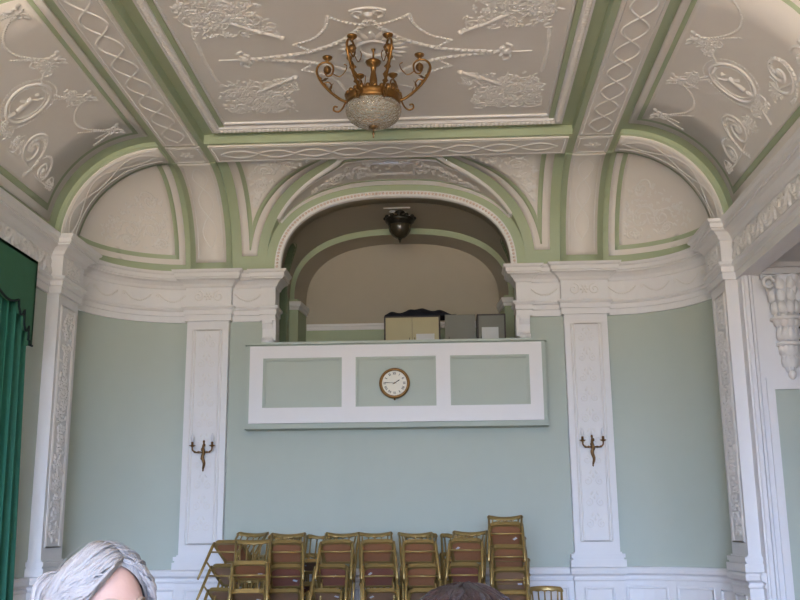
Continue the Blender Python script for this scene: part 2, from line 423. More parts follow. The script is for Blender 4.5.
for sg in (-1, 1):
    x0, x1 = sorted((sg * 1.70, sg * 1.685)); g2.box(x0, x1, 6.775, 9.625, ZCOF - .018, ZCOF)
g2.build('panel_fillet', 'white', ceil)
# ornaments of the flat panel
o = MB(); R = random.Random(3)
HS = .55
def crv(pts, n=5):
    P = [Vector((*q, 0)) for q in pts]; P = [2 * P[0] - P[1]] + P + [2 * P[-1] - P[-2]]; out = []
    for k in range(1, len(P) - 2):
        for j in range(n):
            t = j / n; q = .5 * ((2 * P[k]) + (P[k + 1] - P[k - 1]) * t + (2 * P[k - 1] - 5 * P[k] + 4 * P[k + 1] - P[k + 2]) * t * t + (3 * P[k] - P[k - 1] - 3 * P[k + 1] + P[k + 2]) * t ** 3)
            out.append((q.x, q.y))
    return out + [tuple(pts[-1])]
for sx in (-1, 1):
    for sy in (-1, 1):
        m_ = lambda *q: [(sx * a, YM + sy * b) for a, b in q]
        spray(o, S_ceil, sx * 1.24, YM + sy * .93, .36, .26, 0, 170, R, 1, .036)
        spray(o, S_ceil, sx * 1.34, YM + sy * .62, .20, .20, 0, 70, R, 1, .034)
        spray(o, S_ceil, sx * .95, YM + sy * .55, .16, .13, 0, 34, R, 1, .032)
        for k in range(7):
            u, v = sx * R.uniform(.92, 1.5), YM + sy * R.uniform(.62, 1.15); rline(o, S_ceil, spiral(u, v, R.uniform(.08, .13), 1.2, R.uniform(0, 6), R.choice((-1, 1)), 20), .013, .022)
        for k in range(6): rosette(o, S_ceil, sx * R.uniform(.95, 1.5), YM + sy * R.uniform(.6, 1.12), R.uniform(.06, .09), .03)
        # torch pointing to the middle
        rline(o, S_ceil, m_((1.18, .68), (.98, .52), (.80, .40)), .026, .034); rdome(o, S_ceil, sx * .78, YM + sy * .385, .035, .05, 0, 8); rdome(o, S_ceil, sx * .95, YM + sy * .50, .04, .045, 0, 8)
        garland(o, S_ceil, m_((1.56, .0), (1.54, .42)), .032, 0)
        garland(o, S_ceil, crv(m_((1.10, .0), (.80, .05), (.57, .11), (.28, .28), (.09, .50), (.0, .66))), .046, 0)
        beads(o, S_ceil, crv(m_((.34, .72), (.38, .54), (.50, .36), (.69, .25))), .022, 1.7)
        beads(o, S_ceil, m_((.69, .25), (.58, .13)), .022, 1.7)
    rline(o, S_ceil, [(sx * 1.42, YM), (sx * 1.2, YM)], .010, .016); rdome(o, S_ceil, sx * 1.19, YM, .06, .045, 0, 8)
    for q in (-1, 1):
        rline(o, S_ceil, spiral(sx * 1.17, YM + q * .08, .075, 1.0, q * PI / 2, -q * sx, 14), .018, .026)
for sy in (-1, 1):
    beads(o, S_ceil, arc((-.34, YM + sy * .72), (.34, YM + sy * .72), (0, -sy * .16)), .022, 1.7)
    for q in (-1, 1): rline(o, S_ceil, spiral(q * .08, YM + sy * .76, .07, 1.0, PI / 2, q * sy, 14), .016, .026)
    rdome(o, S_ceil, 0, YM + sy * .73, .05, .04, 0, 8); rline(o, S_ceil, arc((-.15, YM + sy * .80), (.15, YM + sy * .80), (0, sy * .05)), .014, .024)
for k in range(20):
    a = 2 * PI * k / 20; rdome(o, S_ceil, .23 * cos(a), 8.06 + .23 * sin(a), .035, .03, 0, 7, asp=2.6, ang=a)
rline(o, S_ceil, [(.14 * cos(2 * PI * k / 24), 8.06 + .14 * sin(2 * PI * k / 24)) for k in range(25)], .03, .03)
o.build('ornament', 'relief', ceil, label='raised garlands and flower sprays of the flat panel')

HS = .78
# ---- end cove, pierced by the arch
TH1 = PI / 2
g = MB(); p = MB(); gl = MB()
def xgt(th): return xg(ZS + RZ * sin(th))
def slope(th):
    e = 1e-3; d = (xgt(min(th + e, TH1)) - xgt(th - e)) / (2 * e * RZ); return min(2.6, sqrt(1 + d * d))
for sg in (-1, 1):
    S = lambda x, th, off=0: S_end(sg * x, th, off)
    g.grid(lambda u, v: S(xgt(v * TH1) + (XI + .02 - xgt(v * TH1)) * u, v * TH1), 10, 32)
    patch(g, S, XI, XO, 0, TH1, .045, 2, 28)
    patch(p, S, 2.045, 2.415, .13, TH1 - .01, .06, 2, 28, .045)
    # spandrel
    def lens(mbx, off, xl, d0, th0):
        xr = lambda th: min(xl, xgt(th) + d0 * slope(th))
        patch(mbx, S, xr, xl, th0, TH1 - .012, off, 6, 28)
    lens(p, .014, 1.86, .115, .20); lens(gl, .018, 1.765, .195, .265); lens(p, .023, 1.71, .245, .33)
    # reliefs: guilloche on the strip, arabesque on the spandrel
    guilloche(r, S, False, .3, 1.45, 2.23, .085, .33, .06, .007, .007)
    for q in (-1, 1): rline(r, S, [(2.23 + q * .15, .18 + 1.3 * k / 14) for k in range(15)], .006, .007, .06)
    R = random.Random(5)
    for k in range(110):
        th = R.uniform(.5, 1.5); lo = xgt(th) + .30 * slope(th); hi = 1.66
        if lo < hi: rdome(r, S, R.uniform(lo, hi), th, R.uniform(.014, .026), .012, .023, 6, asp=2, ang=R.uniform(0, 6))
    for (u, v, q) in ((1.45, 1.32, .12), (1.53, 1.08, .06), (1.18, 1.42, .08)): rline(r, S, spiral(u, v, q, 1.6, 0, 1, 24), .012, .013, .023)
# penetration vault: white, with thin green lines
def S_pen(ph, t, off=0):
    x, h = supel(1.57, 1.113, AN, ph); z = ZS + h
    s_ = min(1, h / RZ); yc = YC + RY * sqrt(max(0, 1 - s_ * s_))
    return Vector((x, YB + (yc - YB) * t, z)) - Vector((x / 1.57 * .6, 0, (h / 1.113) ** 1.5)).normalized() * off
NP = 64
PH0 = .50
p.grid(lambda u, v: S_pen(PH0 + (PI - 2 * PH0) * u, v), NP, 6)
for q in (0, PI - PH0): g.grid(lambda u, v: S_pen(q + PH0 * u, v), 16, 6)
patch(gl, lambda t, ph, off=0: S_pen(ph, t, off), lambda ph: min(.9, .10 + .1 * (1 - sin(ph))), lambda ph: min(.95, .13 + .12 * (1 - sin(ph))), .56, PI - .56, .006, 1, 48)
patch(gl, lambda t, ph, off=0: S_pen(ph, t, off), .80, .855, .56, PI - .56, .006, 1, 48)
Sp = lambda t, ph, off=0: S_pen(ph, t, off)
for q, wd in ((.03, .028), (.07, .016), (.945, .034), (.90, .014), (.76, .014)):
    rline(r, Sp, [(q, .52 + (PI - 1.04) * k / 40) for k in range(41)], wd, wd * 1.5)
R = random.Random(9)
for k in range(170):
    ph = PI / 2 + R.uniform(-.62, .62); lim = .8 - .7 * abs(ph - PI / 2)
    rdome(r, Sp, R.uniform(.26, max(.3, lim)), ph, R.uniform(.016, .03), .03, 0, 6, asp=2, ang=R.uniform(0, 6))
for q in (-1, 1):
    for a, b, c in ((.16, .5, .11), (.34, .46, .09), (.50, .38, .06)): rline(r, Sp, spiral(b, PI / 2 + q * a, c, 1.5, 0, q, 22, .55), .014, .028)
rline(r, Sp, [(.34, PI / 2 - .1), (.34, PI / 2 + .1), (.66, PI / 2 + .1), (.66, PI / 2 - .1), (.34, PI / 2 - .1)], .014, .028)
# arch face: green ring and its white beaded edge
ring = MB()
def archring(mbx, i0, i1, y0, y1, n=56):
    """band between arch i0=(hw,rise) and i1, front at y0, back to y1"""
    A = lambda i, u, y: (supel(i[0], i[1], AN, PI * u)[0], y, ZS + supel(i[0], i[1], AN, PI * u)[1])
    mbx.grid(lambda u, v: A(i0 if v < .5 else i1, u, y0), n, 1, False)
    mbx.grid(lambda u, v: A(i0, u, y0 + (y1 - y0) * v), n, 1); mbx.grid(lambda u, v: A(i1, u, y0 + (y1 - y0) * v), n, 1)
archring(ring, (1.46, 1.0), (1.57, 1.113), YB - .02, YB + .04)
for sg in (-1, 1):
    x0, x1 = sorted((sg * 1.39, sg * 1.57))
ring.build('arch_band', 'green', ceil, label='green arch band over the balcony')
wm = MB(); archring(wm, (1.39, .935), (1.462, 1.002), YB - .035, YB + .05)
wm.build('arch_moulding', 'white', ceil, label='white arch moulding with pinkish dentils')
dn = MB()
Sa = lambda u, q, off=0: Vector((supel(1.437, .978, AN, PI * u)[0], YB - .035 - off, ZS + supel(1.437, .978, AN, PI * u)[1]))
def Sarch(u, v, off=0): return Vector((u, YB - .035 - off, v))
pts = [(supel(1.432, .972, AN, PI * k / 80)[0], ZS + supel(1.432, .972, AN, PI * k / 80)[1]) for k in range(81)]
beads(dn, Sarch, pts, .018, 2.4, 0, .014)
dn.build('dentil', mat('pink_dentil_paint', (.70, .56, .50), .6), ceil)

# ---- side coves
def add_side(sg):
    S = S_side(sg)
    g.grid(lambda u, v: S(NB0 + (YC - NB0) * u, TH1 * v), 8, 28)
    for y0, y1 in ((TB0, TB1), (NB0, NB1)):
        patch(g, S, y0, y1, 0, TH1, .045, 2, 28)
        patch(p, S, y0 + .06, y1 - .05, .05, TH1 - .02, .058, 2, 28, .045)
        guilloche(r, S, False, .1, 1.5, (y0 + y1) / 2 + .005, .10, .40, .058, .010, .016)
        for q in (-1, 1): rline(r, S, [((y0 + y1) / 2 + q * .155, .06 + 1.45 * k / 20) for k in range(21)], .009, .010, .058)
    Y0, Y1 = 2 * YM - 9.71, 9.71
    patch(p, S, Y0, Y1, .13, 1.52, .018, 6, 30); patch(gl, S, Y0 + .105, Y1 - .105, .215, 1.455, .022, 6, 30); patch(p, S, Y0 + .16, Y1 - .16, .275, 1.415, .027, 6, 30)
    B = .027
    for k in range(-1, 4):
        Y = 7.02 + .79 * k
        if Y > Y1 - .2 or Y < Y0 + .15: continue
        for q in (-1, 1):
            rline(o2, S, spiral(Y + q * .05, 1.30, .05, 1, PI / 2, q, 12), .012, .02, B); rdome(o2, S, Y + q * .09, 1.33, .022, .02, B, 6, asp=2.2, ang=q * .6)
            rdome(o2, S, Y + q * .05, 1.24, .02, .02, B, 6, asp=2.4, ang=-PI / 2 + q * .5)
        rdome(o2, S, Y, 1.29, .03, .03, B, 7)
        if k < 3: beads(o2, S, arc((Y, 1.27), (Y + .79, 1.27), (0, -.24)), .017, 1.7, B)
        else: beads(o2, S, arc((Y, 1.27), (Y + .12, 1.0), (0.03, -.02)), .017, 1.7, B)
        beads(o2, S, [(Y + .02, 1.25), (Y - .26, .98)], .015, 1.7, B)
        beads(o2, S, [(Y, 1.24), (Y + .02, 1.08)], .012, 1.7, B)
    el = lambda a, b, n=40: [(8.2 + a * cos(2 * PI * k / n), .85 + b * sin(2 * PI * k / n)) for k in range(n + 1)]
    rline(o2, S, el(.225, .22), .018, .026, B); rline(o2, S, el(.185, .18), .008, .012, B)
    beads(o2, S, el(.285, .275, 60), .012, 2.4, B, .010)
    # standing figure in the oval
    rline(o2, S, [(8.2, .73), (8.205, .81), (8.195, .90)], .035, .035, B, 6); rdome(o2, S, 8.195, .955, .026, .035, B, 8)
    rline(o2, S, [(8.2, .70), (8.15, .63)], .03, .03, B); rline(o2, S, [(8.2, .88), (8.26, .92), (8.29, .97)], .014, .02, B); rline(o2, S, [(8.2, .86), (8.12, .80)], .02, .025, B)
    R = random.Random(12)
    for q in (-1, 1):
        rline(o2, S, spiral(8.2 + q * .60, .58, .20, 1.6, 0, q, 30), .018, .022, B); garland(o2, S, spiral(8.2 + q * .60, .58, .25, .8, -1.2, q, 20), .035, B)
        rline(o2, S, spiral(8.2 + q * .98, .50, .12, 1.5, 1, -q, 24), .014, .018, B); garland(o2, S, spiral(8.2 + q * .98, .50, .16, .8, 2.5, -q, 16), .03, B)
        rline(o2, S, arc((8.2 + q * .3, .56), (8.2 + q * 1.25, .42), (0, -.07)), .012, .014, B)
        spray(o2, S, 8.2 + q * .30, 1.17, .14, .05, B, 22, R, 1, .032)
        spray(o2, S, 8.2 + q * .36, .52, .10, .06, B, 16, R, 1, .03); spray(o2, S, 8.2 + q * 1.22, .42, .07, .05, B, 12, R, 1, .026)
        rdome(o2, S, 8.2 + q * .60, .58, .05, .035, B, 8); rdome(o2, S, 8.2 + q * .98, .5, .035, .03, B, 8)
    spray(o2, S, 8.2, .52, .16, .04, B, 26, R, 1, .035); rline(o2, S, [(8.2, .5), (8.2, .36)], .02, .02, B)
o2 = MB(); HS = .55
for sg in (-1, 1): add_side(sg)
HS = .78
o2.build('cove_ornament', 'relief', ceil, label='raised oval medallions, bows and bead swags of the side coves')

# ---- corner domes
for sg in (-1, 1):
    S = S_oct(sg)
    H = lambda a: sqrt(max(0, RX * RX - a * a))
    g.grid(lambda u, v: S(RX * sin(PI / 2 * u), H(RX * sin(PI / 2 * u)) * sin(PI / 2 * v)), 24, 24)
    def dome(mbx, a0, h0, gap, off):
        a1 = sqrt((RX - gap) ** 2 - h0 * h0)
        mbx.grid(lambda u, v: S(a0 + (a1 - a0) * sin(PI / 2 * u), h0 + (sqrt(max(0, (RX - gap) ** 2 - (a0 + (a1 - a0) * sin(PI / 2 * u)) ** 2)) - h0) * sin(PI / 2 * v), off), 26, 20)
        # edges
        mbx.grid(lambda q, v: S(a0, h0 + (sqrt((RX - gap) ** 2 - a0 * a0) - h0) * sin(PI / 2 * v), off * q), 1, 20, False)
        mbx.grid(lambda q, u: S(a0 + (a1 - a0) * sin(PI / 2 * u), h0, off * q), 1, 20, False)
    dome(p, .075, .125, .0045, .012); dome(gl, .15, .19, .0035, .016); dome(p, .20, .24, .0022, .020)
    R = random.Random(21)
    for k in range(150):
        a = R.uniform(.26, .95); hmax = H(a) - .12
        if hmax > .3: rdome(r, S, a, R.uniform(.3, hmax), R.uniform(.010, .02), .007, .025, 6, asp=2, ang=R.uniform(0, 6))
    for a, h, q in ((.45, .52, .13), (.42, .80, .09), (.66, .48, .10), (.72, .36, .06), (.34, .36, .07)): rline(r, S, spiral(a, h, q, 1.6, 0, 1, 26), .009, .008, .025)
g.build('cove', 'green', ceil, label='green cove ground'); p.build('cove_panel', 'plaster', ceil, label='white cove panels and bands')
gl.build('panel_line', 'green', ceil, label='thin green panel lines'); r.build('moulding', 'relief', ceil, label='raised guilloche and arabesque mouldings')

# ------------------------------------------------------------------ entablature and dado (trim)
left = [(-XW, YR), (-XW, PS0), (-XP, PS0), (-XP, PS1), (-XW + .004, PS1)] + LA[0:] + [(-XO, 11.4), (-XI, 11.4), (-XI, YB), (-1.585, YB), (-1.585, 11.45), (-1.46, 11.45), (-1.46, 11.72)]
left = [q for k, q in enumerate(left) if k == 0 or (abs(q[0] - left[k - 1][0]) + abs(q[1] - left[k - 1][1])) > .01]
ENT = [(0, 3.94), (.03, 3.94), (.03, 4.01), (.042, 4.015), (.042, 4.07), (.06, 4.08), (.07, 4.10), (.06, 4.12), (.025, 4.125), (.025, 4.345), (.04, 4.355), (.055, 4.385), (.09, 4.42), (.13, 4.435), (.13, 4.45), (.145, 4.455), (.145, 4.50), (.165, 4.515), (.175, 4.54), (0, 4.54)]
def mirror(path): return [(-x, y) for x, y in reversed(path)]
en = MB(); sweep(en, left, ENT); sweep(en, mirror(left), ENT)
ent = struct(en.build('trim_1', 'white'), 'white plaster entablature running round the walls under the green coves', 'cornice')
# frieze swags
fs = MB()
def Sfr(path):
    L = [0]
    for k in range(len(path) - 1): L.append(L[-1] + math.hypot(path[k + 1][0] - path[k][0], path[k + 1][1] - path[k][1]))
    def f(s_, z, off=0):
        s_ = max(0, min(L[-1] - 1e-4, s_)); k = max(i for i in range(len(path) - 1) if L[i] <= s_)
        t = (s_ - L[k]) / (L[k + 1] - L[k]); dx, dy = path[k + 1][0] - path[k][0], path[k + 1][1] - path[k][1]; q = math.hypot(dx, dy)
        return Vector((path[k][0] + dx * t + dy / q * off, path[k][1] + dy * t - dx / q * off, z))
    f.L = L[-1]; return f
def frieze(path, big=False):
    S = Sfr(path); n = max(1, int(round(S.L / (.46 if not big else .40)))); d = S.L / n
    for k in range(n):
        a, b = k * d, (k + 1) * d
        if big:
            m = (a + b) / 2; ks = 1.7
            for q in (-1, 1):
                for j in range(5): rdome(fs, S, m + q * (.03 + .03 * j), 4.30 - .032 * j, .028, .032, .026, 6, asp=2.2, ang=PI / 2 + q * (.5 + .2 * j))
                rline(fs, S, spiral(m + q * .10, 4.27, .06, 1.2, PI, q, 16), .014, .024, .026)
            for j in range(4): rdome(fs, S, m, 4.29 - .04 * j, .026, .032, .026, 6, asp=2, ang=PI / 2)
            garland(fs, S, arc((a, 4.31), (m - .02, 4.30), (0, -.06)), .022, .026); garland(fs, S, arc((m + .02, 4.30), (b, 4.31), (0, -.06)), .022, .026)
        else:
            garland(fs, S, arc((a + .05, 4.28), (b - .05, 4.28), (0, -.085)), .016, .026)
            rosette(fs, S, a + .03, 4.27, .03, .01, .026) if k else None
frieze([(-XW, 6.0), (-XW, PS0)], True); frieze([(XW, PS0), (XW, 6.0)], True)
frieze(LA); frieze(mirror(LA)); frieze([(-XI, YB), (-1.56, YB)]); frieze([(1.56, YB), (XI, YB)])
for sg in (-1, 1):
    a = sorted((sg * XO, sg * XI)); S = Sfr([(a[0], 11.4), (a[1], 11.4)])
    for q in (-1, 1): rline(fs, S, spiral(.25 + q * .12, 4.24, .07, 1.4, PI / 2, q, 20), .008, .008, .026); 
    rosette(fs, S, .25, 4.24, .06, .012, .026)
    S = Sfr([(-XP, PS0), (-XP, PS1)] if sg < 0 else [(XP, PS1), (XP, PS0)])
    R = random.Random(4); spray(fs, S, .27, 4.24, .19, .08, .026, 40, R, 1, .03)
fs.build('swag', 'relief', ent, label='raised swags and foliage of the frieze')
# corbels at the arch jambs
cb = MB()
for sg in (-1, 1):
    x0, x1 = sorted((sg * 1.585, sg * 1.46))
    prof = [(YB, 3.655), (YB - .03, 3.66), (YB - .07, 3.70), (YB - .05, 3.76), (YB - .06, 3.84), (YB - .10, 3.90), (YB - .10, 3.945), (YB, 3.945)]
    cb.prism(prof, lambda a, b, h: (x0 + h, a, b), x1 - x0)
    cb.tube([(x0 - .005, YB - .05, 3.70), (x1 + .005, YB - .05, 3.70)], .035, 10)
    xa, xb = sorted((sg * 1.46, sg * 1.425)); cb.box(xa, xb, YB - .06, YB + .2, 3.70, 3.945)
cb.build('corbel', 'white', ent)
# dado
dl = [(-XW, YR), (-XW, PS0), (-XP, PS0), (-XP, PS1), (-XW + .004, PS1)] + LA + [(-XO, 11.4), (-XI, 11.4), (-XI, YB), (XI, YB), (XI, 11.4), (XO, 11.4)]
dl = [q for k, q in enumerate(dl) if k == 0 or (abs(q[0] - dl[k - 1][0]) + abs(q[1] - dl[k - 1][1])) > .01]
dr = [(XO, 11.4), (XO, YB)] + mirror(LA)[1:] + [(XW - .004, PS1), (XP, PS1), (XP, PS0), (XW, PS0), (XW, 9.75)]
dpath = dl + dr[1:]
dpath = [q for k, q in enumerate(dpath) if k == 0 or (abs(q[0] - dpath[k - 1][0]) + abs(q[1] - dpath[k - 1][1])) > .004]
DADO = [(.035, 0), (.035, .16), (.022, .185), (.018, .20), (.018, .93), (.03, .945), (.03, .965), (.018, .97), (.018, .985), (.055, 1.01), (.06, 1.05), (.05, 1.075), (.03, 1.08), (0, 1.08)]
da = MB(); sweep(da, dpath, DADO)
dado = struct(da.build('trim_2', 'white'), 'white panelled dado along the foot of the walls', 'dado')
pm = MB()
def pframe(S, s0, s1, z0, z1, b=.018):
    n = max(2, int((s1 - s0) / .06))
    for a0, a1 in ((0, .025),):
        rline(pm, S, [(s0 + (s1 - s0) * k / n, z0) for k in range(n + 1)], .018, .018, b); rline(pm, S, [(s0 + (s1 - s0) * k / n, z1) for k in range(n + 1)], .018, .018, b)
        rline(pm, S, [(s0, z0), (s0, z1)], .018, .018, b); rline(pm, S, [(s1, z0), (s1, z1)], .018, .018, b)
for path in (LA, mirror(LA)):
    S = Sfr(path); d = S.L / 3
    for k in range(3): pframe(S, k * d + .07, (k + 1) * d - .05, .28, .86)
for sg in (-1, 1):
    a = sorted((sg * XO, sg * XI)); S = Sfr([(a[0], 11.4), (a[1], 11.4)]); pframe(S, .10, .40, .28, .86)
    S = Sfr([(-XP, PS0), (-XP, PS1)] if sg < 0 else [(XP, PS1), (XP, PS0)]); pframe(S, .1, .44, .28, .86)
S = Sfr([(-XI, YB), (XI, YB)])
for k in range(5): pframe(S, .1 + k * .772, .1 + k * .772 + .68, .28, .86)
S = Sfr([(-XW, 2), (-XW, PS0)])
for k in range(8): pframe(S, .1 + k * .97, .1 + k * .97 + .82, .28, .86)
pm.build('panel_moulding', 'white', dado)

# ------------------------------------------------------------------ pilasters
def pilaster(n, label, corner, S, width, fn):
    """S: face surface (s, z, off); fn builds boxes: (s0, s1, off0, z0, z1)"""
    mb = MB(); fn(mb, 0, width, 0, 1.08, 3.945)
    o = struct(mb.build('trim_%d' % n, 'white'), label, 'pilaster')
    mb = MB()
    for z0, z1, q in ((1.081, 1.16, .055), (1.16, 1.18, .032), (1.18, 1.222, .046), (1.222, 1.24, .015)): fn(mb, -q, width + q, q, z0, z1)
    mb.build('base', 'white', o)
    mb = MB(); e = .075
    for q in (0, .03):
        rline(mb, S, [(e + q, 1.36), (e + q, 3.83)], .010, .012); rline(mb, S, [(width - e - q, 1.36), (width - e - q, 3.83)], .010, .012)
        rline(mb, S, [(e + q, 1.36), (width - e - q, 1.36)], .010, .012); rline(mb, S, [(e + q, 3.83), (width - e - q, 3.83)], .010, .012)
    R = random.Random(n); c = width / 2
    if corner:
        for k in range(190): rdome(mb, S, c + R.uniform(-.12, .12), R.uniform(1.42, 3.78), R.uniform(.014, .026), .022, 0, 6, asp=2, ang=R.uniform(0, 6))
        for k in range(14): rosette(mb, S, c, 1.5 + k * .17, .07, .026)
    else:
        for k in range(10):
            z = 1.55 + k * .235
            for q in (-1, 1):
                rline(mb, S, spiral(c + q * .065, z, .05, 1.4, PI / 2, q, 18), .006, .006)
                rdome(mb, S, c + q * .03, z + .1, .014, .007, 0, 6, asp=2.2, ang=PI / 2 + q * .5)
            rdome(mb, S, c, z + .06, .018, .008, 0, 6, asp=2, ang=PI / 2)
    mb.build('ornament', 'relief', o)
    return o
def back_fn(x0):
    def fn(mb, s0, s1, off, z0, z1): mb.box(x0 + s0, x0 + s1, 11.4 - off, YB - .002, z0, z1)
    return fn, (lambda s_, z, off=0: Vector((x0 + s_, 11.4 - off, z)))
def side_fn(sg):
    def fn(mb, s0, s1, off, z0, z1):
        a, b = sorted((sg * (XP - off), sg * XW)); mb.box(a, b, PS0 + s0, PS0 + s1, z0, z1)
    return fn, (lambda s_, z, off=0: Vector((sg * (XP - off), PS0 + s_, z)))
fn, S = back_fn(-XO); pilaster(3, 'white pilaster on the end wall left of the balcony, with a sconce', False, S, .5, fn)
fn, S = back_fn(XI); pilaster(4, 'white pilaster on the end wall right of the balcony, with a sconce', False, S, .5, fn)
fn, S = side_fn(-1); pilaster(5, 'white corner pilaster with an ornate face beside the green curtain', True, S, .54, fn)
fn, S = side_fn(1); pilaster(6, 'white corner pilaster with an ornate face beside the white bay', True, S, .54, fn)

# ------------------------------------------------------------------ alcove behind the balcony
AY0, AY1, AY2, AF = YB + .25, 12.9, 13.35, 3.35
al = MB()
VH, VR = 1.5, .96
def niche(Y, z, sgx): return abs(Y - 12.2) < .38 and z < (4.72 + sqrt(max(0, .38 ** 2 - (Y - 12.2) ** 2)))
def vp(u, v):
    x, h = supel(VH, VR, AN, PI * u); return (x, AY0 + (AY1 - AY0) * v, ZS + h)
al.grid(vp, 90, 60, True, False, lambda u, v: niche(AY0 + (AY1 - AY0) * v, vp(u, v)[2], 1) and vp(u, v)[0] < 0 or (niche(AY0 + (AY1 - AY0) * v, vp(u, v)[2], 1) and vp(u, v)[0] > 0))
A2 = lambda hw, rise, u, y: (supel(hw, rise, AN, PI * u)[0], y, ZS + supel(hw, rise, AN, PI * u)[1])
al.grid(lambda u, v: A2(1.395, .94, u, YB + .04 + (AY0 - YB - .04) * v), 60, 1)
al.grid(lambda u, v: A2(*((1.395, .94) if v < .5 else (VH, VR)), u, AY0), 60, 1)
al.grid(lambda u, v: A2(1.44 - .10 * v, .875 - .005 * v, u, AY1 + (AY2 - AY1) * v), 60, 4)
al.quad((-1.45, AY2, 4.2), (1.45, AY2, 4.2), (1.45, AY2, 5.5), (-1.45, AY2, 5.5))
for sg in (-1, 1): al.quad((sg * 1.95, YB + .01, 3.1), (sg * 1.95, 13.6, 3.1), (sg * 1.95, 13.6, 5.9), (sg * 1.95, YB + .01, 5.9))  # unseen outer shell, added to keep sky light from leaking in
al.quad((-1.95, 13.6, 3.1), (1.95, 13.6, 3.1), (1.95, 13.6, 5.9), (-1.95, 13.6, 5.9)); al.quad((-1.95, YB + .01, 5.9), (1.95, YB + .01, 5.9), (1.95, 13.6, 5.9), (-1.95, 13.6, 5.9)); al.quad((-1.95, YB + .01, 3.1), (1.95, YB + .01, 3.1), (1.95, 13.6, 3.1), (-1.95, 13.6, 3.1))
alc = struct(al.build('wall_alcove', 'alcove'), 'dim vaulted plaster alcove behind the balcony', 'alcove')
ag = MB()
for sg in (-1, 1):
    wallrect(ag, lambda y, z: (sg * VH, y, z), AY0, AY1, AF, ZS, [(11.82, 12.58, AF, ZS)])
    x0, x1 = sorted((sg * 1.46, sg * VH)); ag.quad((x0, AY0, AF), (x1, AY0, AF), (x1, AY0, ZS), (x0, AY0, ZS))
    x0, x1 = sorted((sg * 1.385, sg * VH)); ag.quad((x0, AY1, AF), (x1, AY1, AF), (x1, AY1, ZS), (x0, AY1, ZS))
    ag.quad((sg * 1.385, AY1, AF), (sg * 1.34, AY2, AF), (sg * 1.34, AY2, ZS), (sg * 1.385, AY1, ZS))
ag.quad((-1.45, AY2, AF), (1.45, AY2, AF), (1.45, AY2, 4.2), (-1.45, AY2, 4.2))
ag.grid(lambda u, v: A2(*((1.44, .875) if v < .5 else (VH, VR + .01)), u, AY1), 60, 1)
ag.build('lower_wall', 'green', alc, label='green lower wall and inner arch band')
nb = MB()
for sg in (-1, 1):
    out = [(11.81, AF), (11.81, ZS)] + [(12.2 - .39 * cos(PI * k / 12), 4.72 + .39 * sin(PI * k / 12)) for k in range(13)] + [(12.59, ZS), (12.59, AF)]
    for k in range(len(out) - 1):
        a, b = out[k], out[k + 1]; xv_ = lambda z_: VH * (1 - max(0, min(1, (z_ - ZS) / VR)) ** AN) ** (1 / AN) - .012
        nb.quad((sg * xv_(a[1]), *a), (sg * xv_(b[1]), *b), (sg * 1.75, *b), (sg * 1.75, *a))
    nb.quad(*[(sg * 1.75, *q) for q in out])
nb.build('niche', 'shadegreen', alc, label='arched niche, its green darkened for shade')
im = MB()
IP = [(0, 4.39), (.02, 4.39), (.02, 4.43), (.035, 4.44), (.045, 4.48), (.045, 4.50), (0, 4.50)]
for path in ([(-VH, AY1), (-1.385, AY1), (-1.34, AY2 - .01)], [(1.34, AY2 - .01), (1.385, AY1), (VH, AY1)]): sweep(im, path, IP)
sweep(im, [(-1.33, AY2), (1.33, AY2)], [(0, 4.19), (.02, 4.19), (.02, 4.235), (.03, 4.245), (.03, 4.275), (0, 4.275)])
im.build('impost_moulding', 'white', alc)
pl = MB(); 
Sv = lambda x, Y, off=0: Vector((x, Y, ZS + VR * (1 - abs(x / VH) ** AN) ** (1 / AN) - off))
for y in (12.0, 12.32): rline(pl, Sv, [(-.17, y), (.17, y)], .014, .014)
for q in (-1, 1): rline(pl, Sv, spiral(q * .07, 12.16, .05, 1.2, 0, q, 14), .01, .012)
pl.build('vault_plaque', 'relief', alc)
mb = MB(); mb.box(-1.6, 1.6, YB + .003, 13.4, 3.2, 3.35); struct(mb.build('floor_gallery', 'dark'), 'dark floor of the balcony alcove', 'floor')

# ------------------------------------------------------------------ balcony front
bal = empty('balcony', (0, YB, 2.66), 'white panelled balcony front with green panels and clock below the arch', 'balcony')
L = lambda y: y - YB
mb = MB(); mb.box(-1.735, 1.735, L(11.30), L(YB) - .002, .0, .96); mb.build('parapet', 'wall', bal, label='green parapet body with a green edge')
mb = MB(); mb.box(-1.75, 1.75, L(11.26), L(YB) - .001, .955, .985); mb.box(-1.745, 1.745, L(11.275), L(YB) - .001, -.02, .015)
mb.build('edge_moulding', 'wall', bal)
mb = MB(); z = lambda q: q - 2.66
for x0, x1, z0, z1 in ((-1.69, 1.69, 3.455, 3.597), (-1.69, 1.69, 2.70, 2.878), (-1.69, -1.535, 2.878, 3.455), (1.545, 1.69, 2.878, 3.455), (-.615, -.455, 2.878, 3.455), (.473, .637, 2.878, 3.455)):
    mb.box(x0, x1, L(11.265), L(11.302), z(z0), z(z1))
mb.build('frame', 'white', bal, label='white frame')
for x0, x1 in ((-1.535, -.615), (-.455, .473), (.637, 1.545)):
    mb = MB()
    for q, wd, yy in ((0, .022, 11.272), (.022, .012, 11.285)):
        a0, a1, b0, b1 = x0 + q, x1 - q, z(2.878) + q, z(3.455) - q
        mb.box(a0, a1, L(yy), L(11.302), b0, b0 + wd); mb.box(a0, a1, L(yy), L(11.302), b1 - wd, b1); mb.box(a0, a0 + wd, L(yy), L(11.302), b0 + wd, b1 - wd); mb.box(a1 - wd, a1, L(yy), L(11.302), b0 + wd, b1 - wd)
    mb.build('panel_moulding', 'wall', bal)

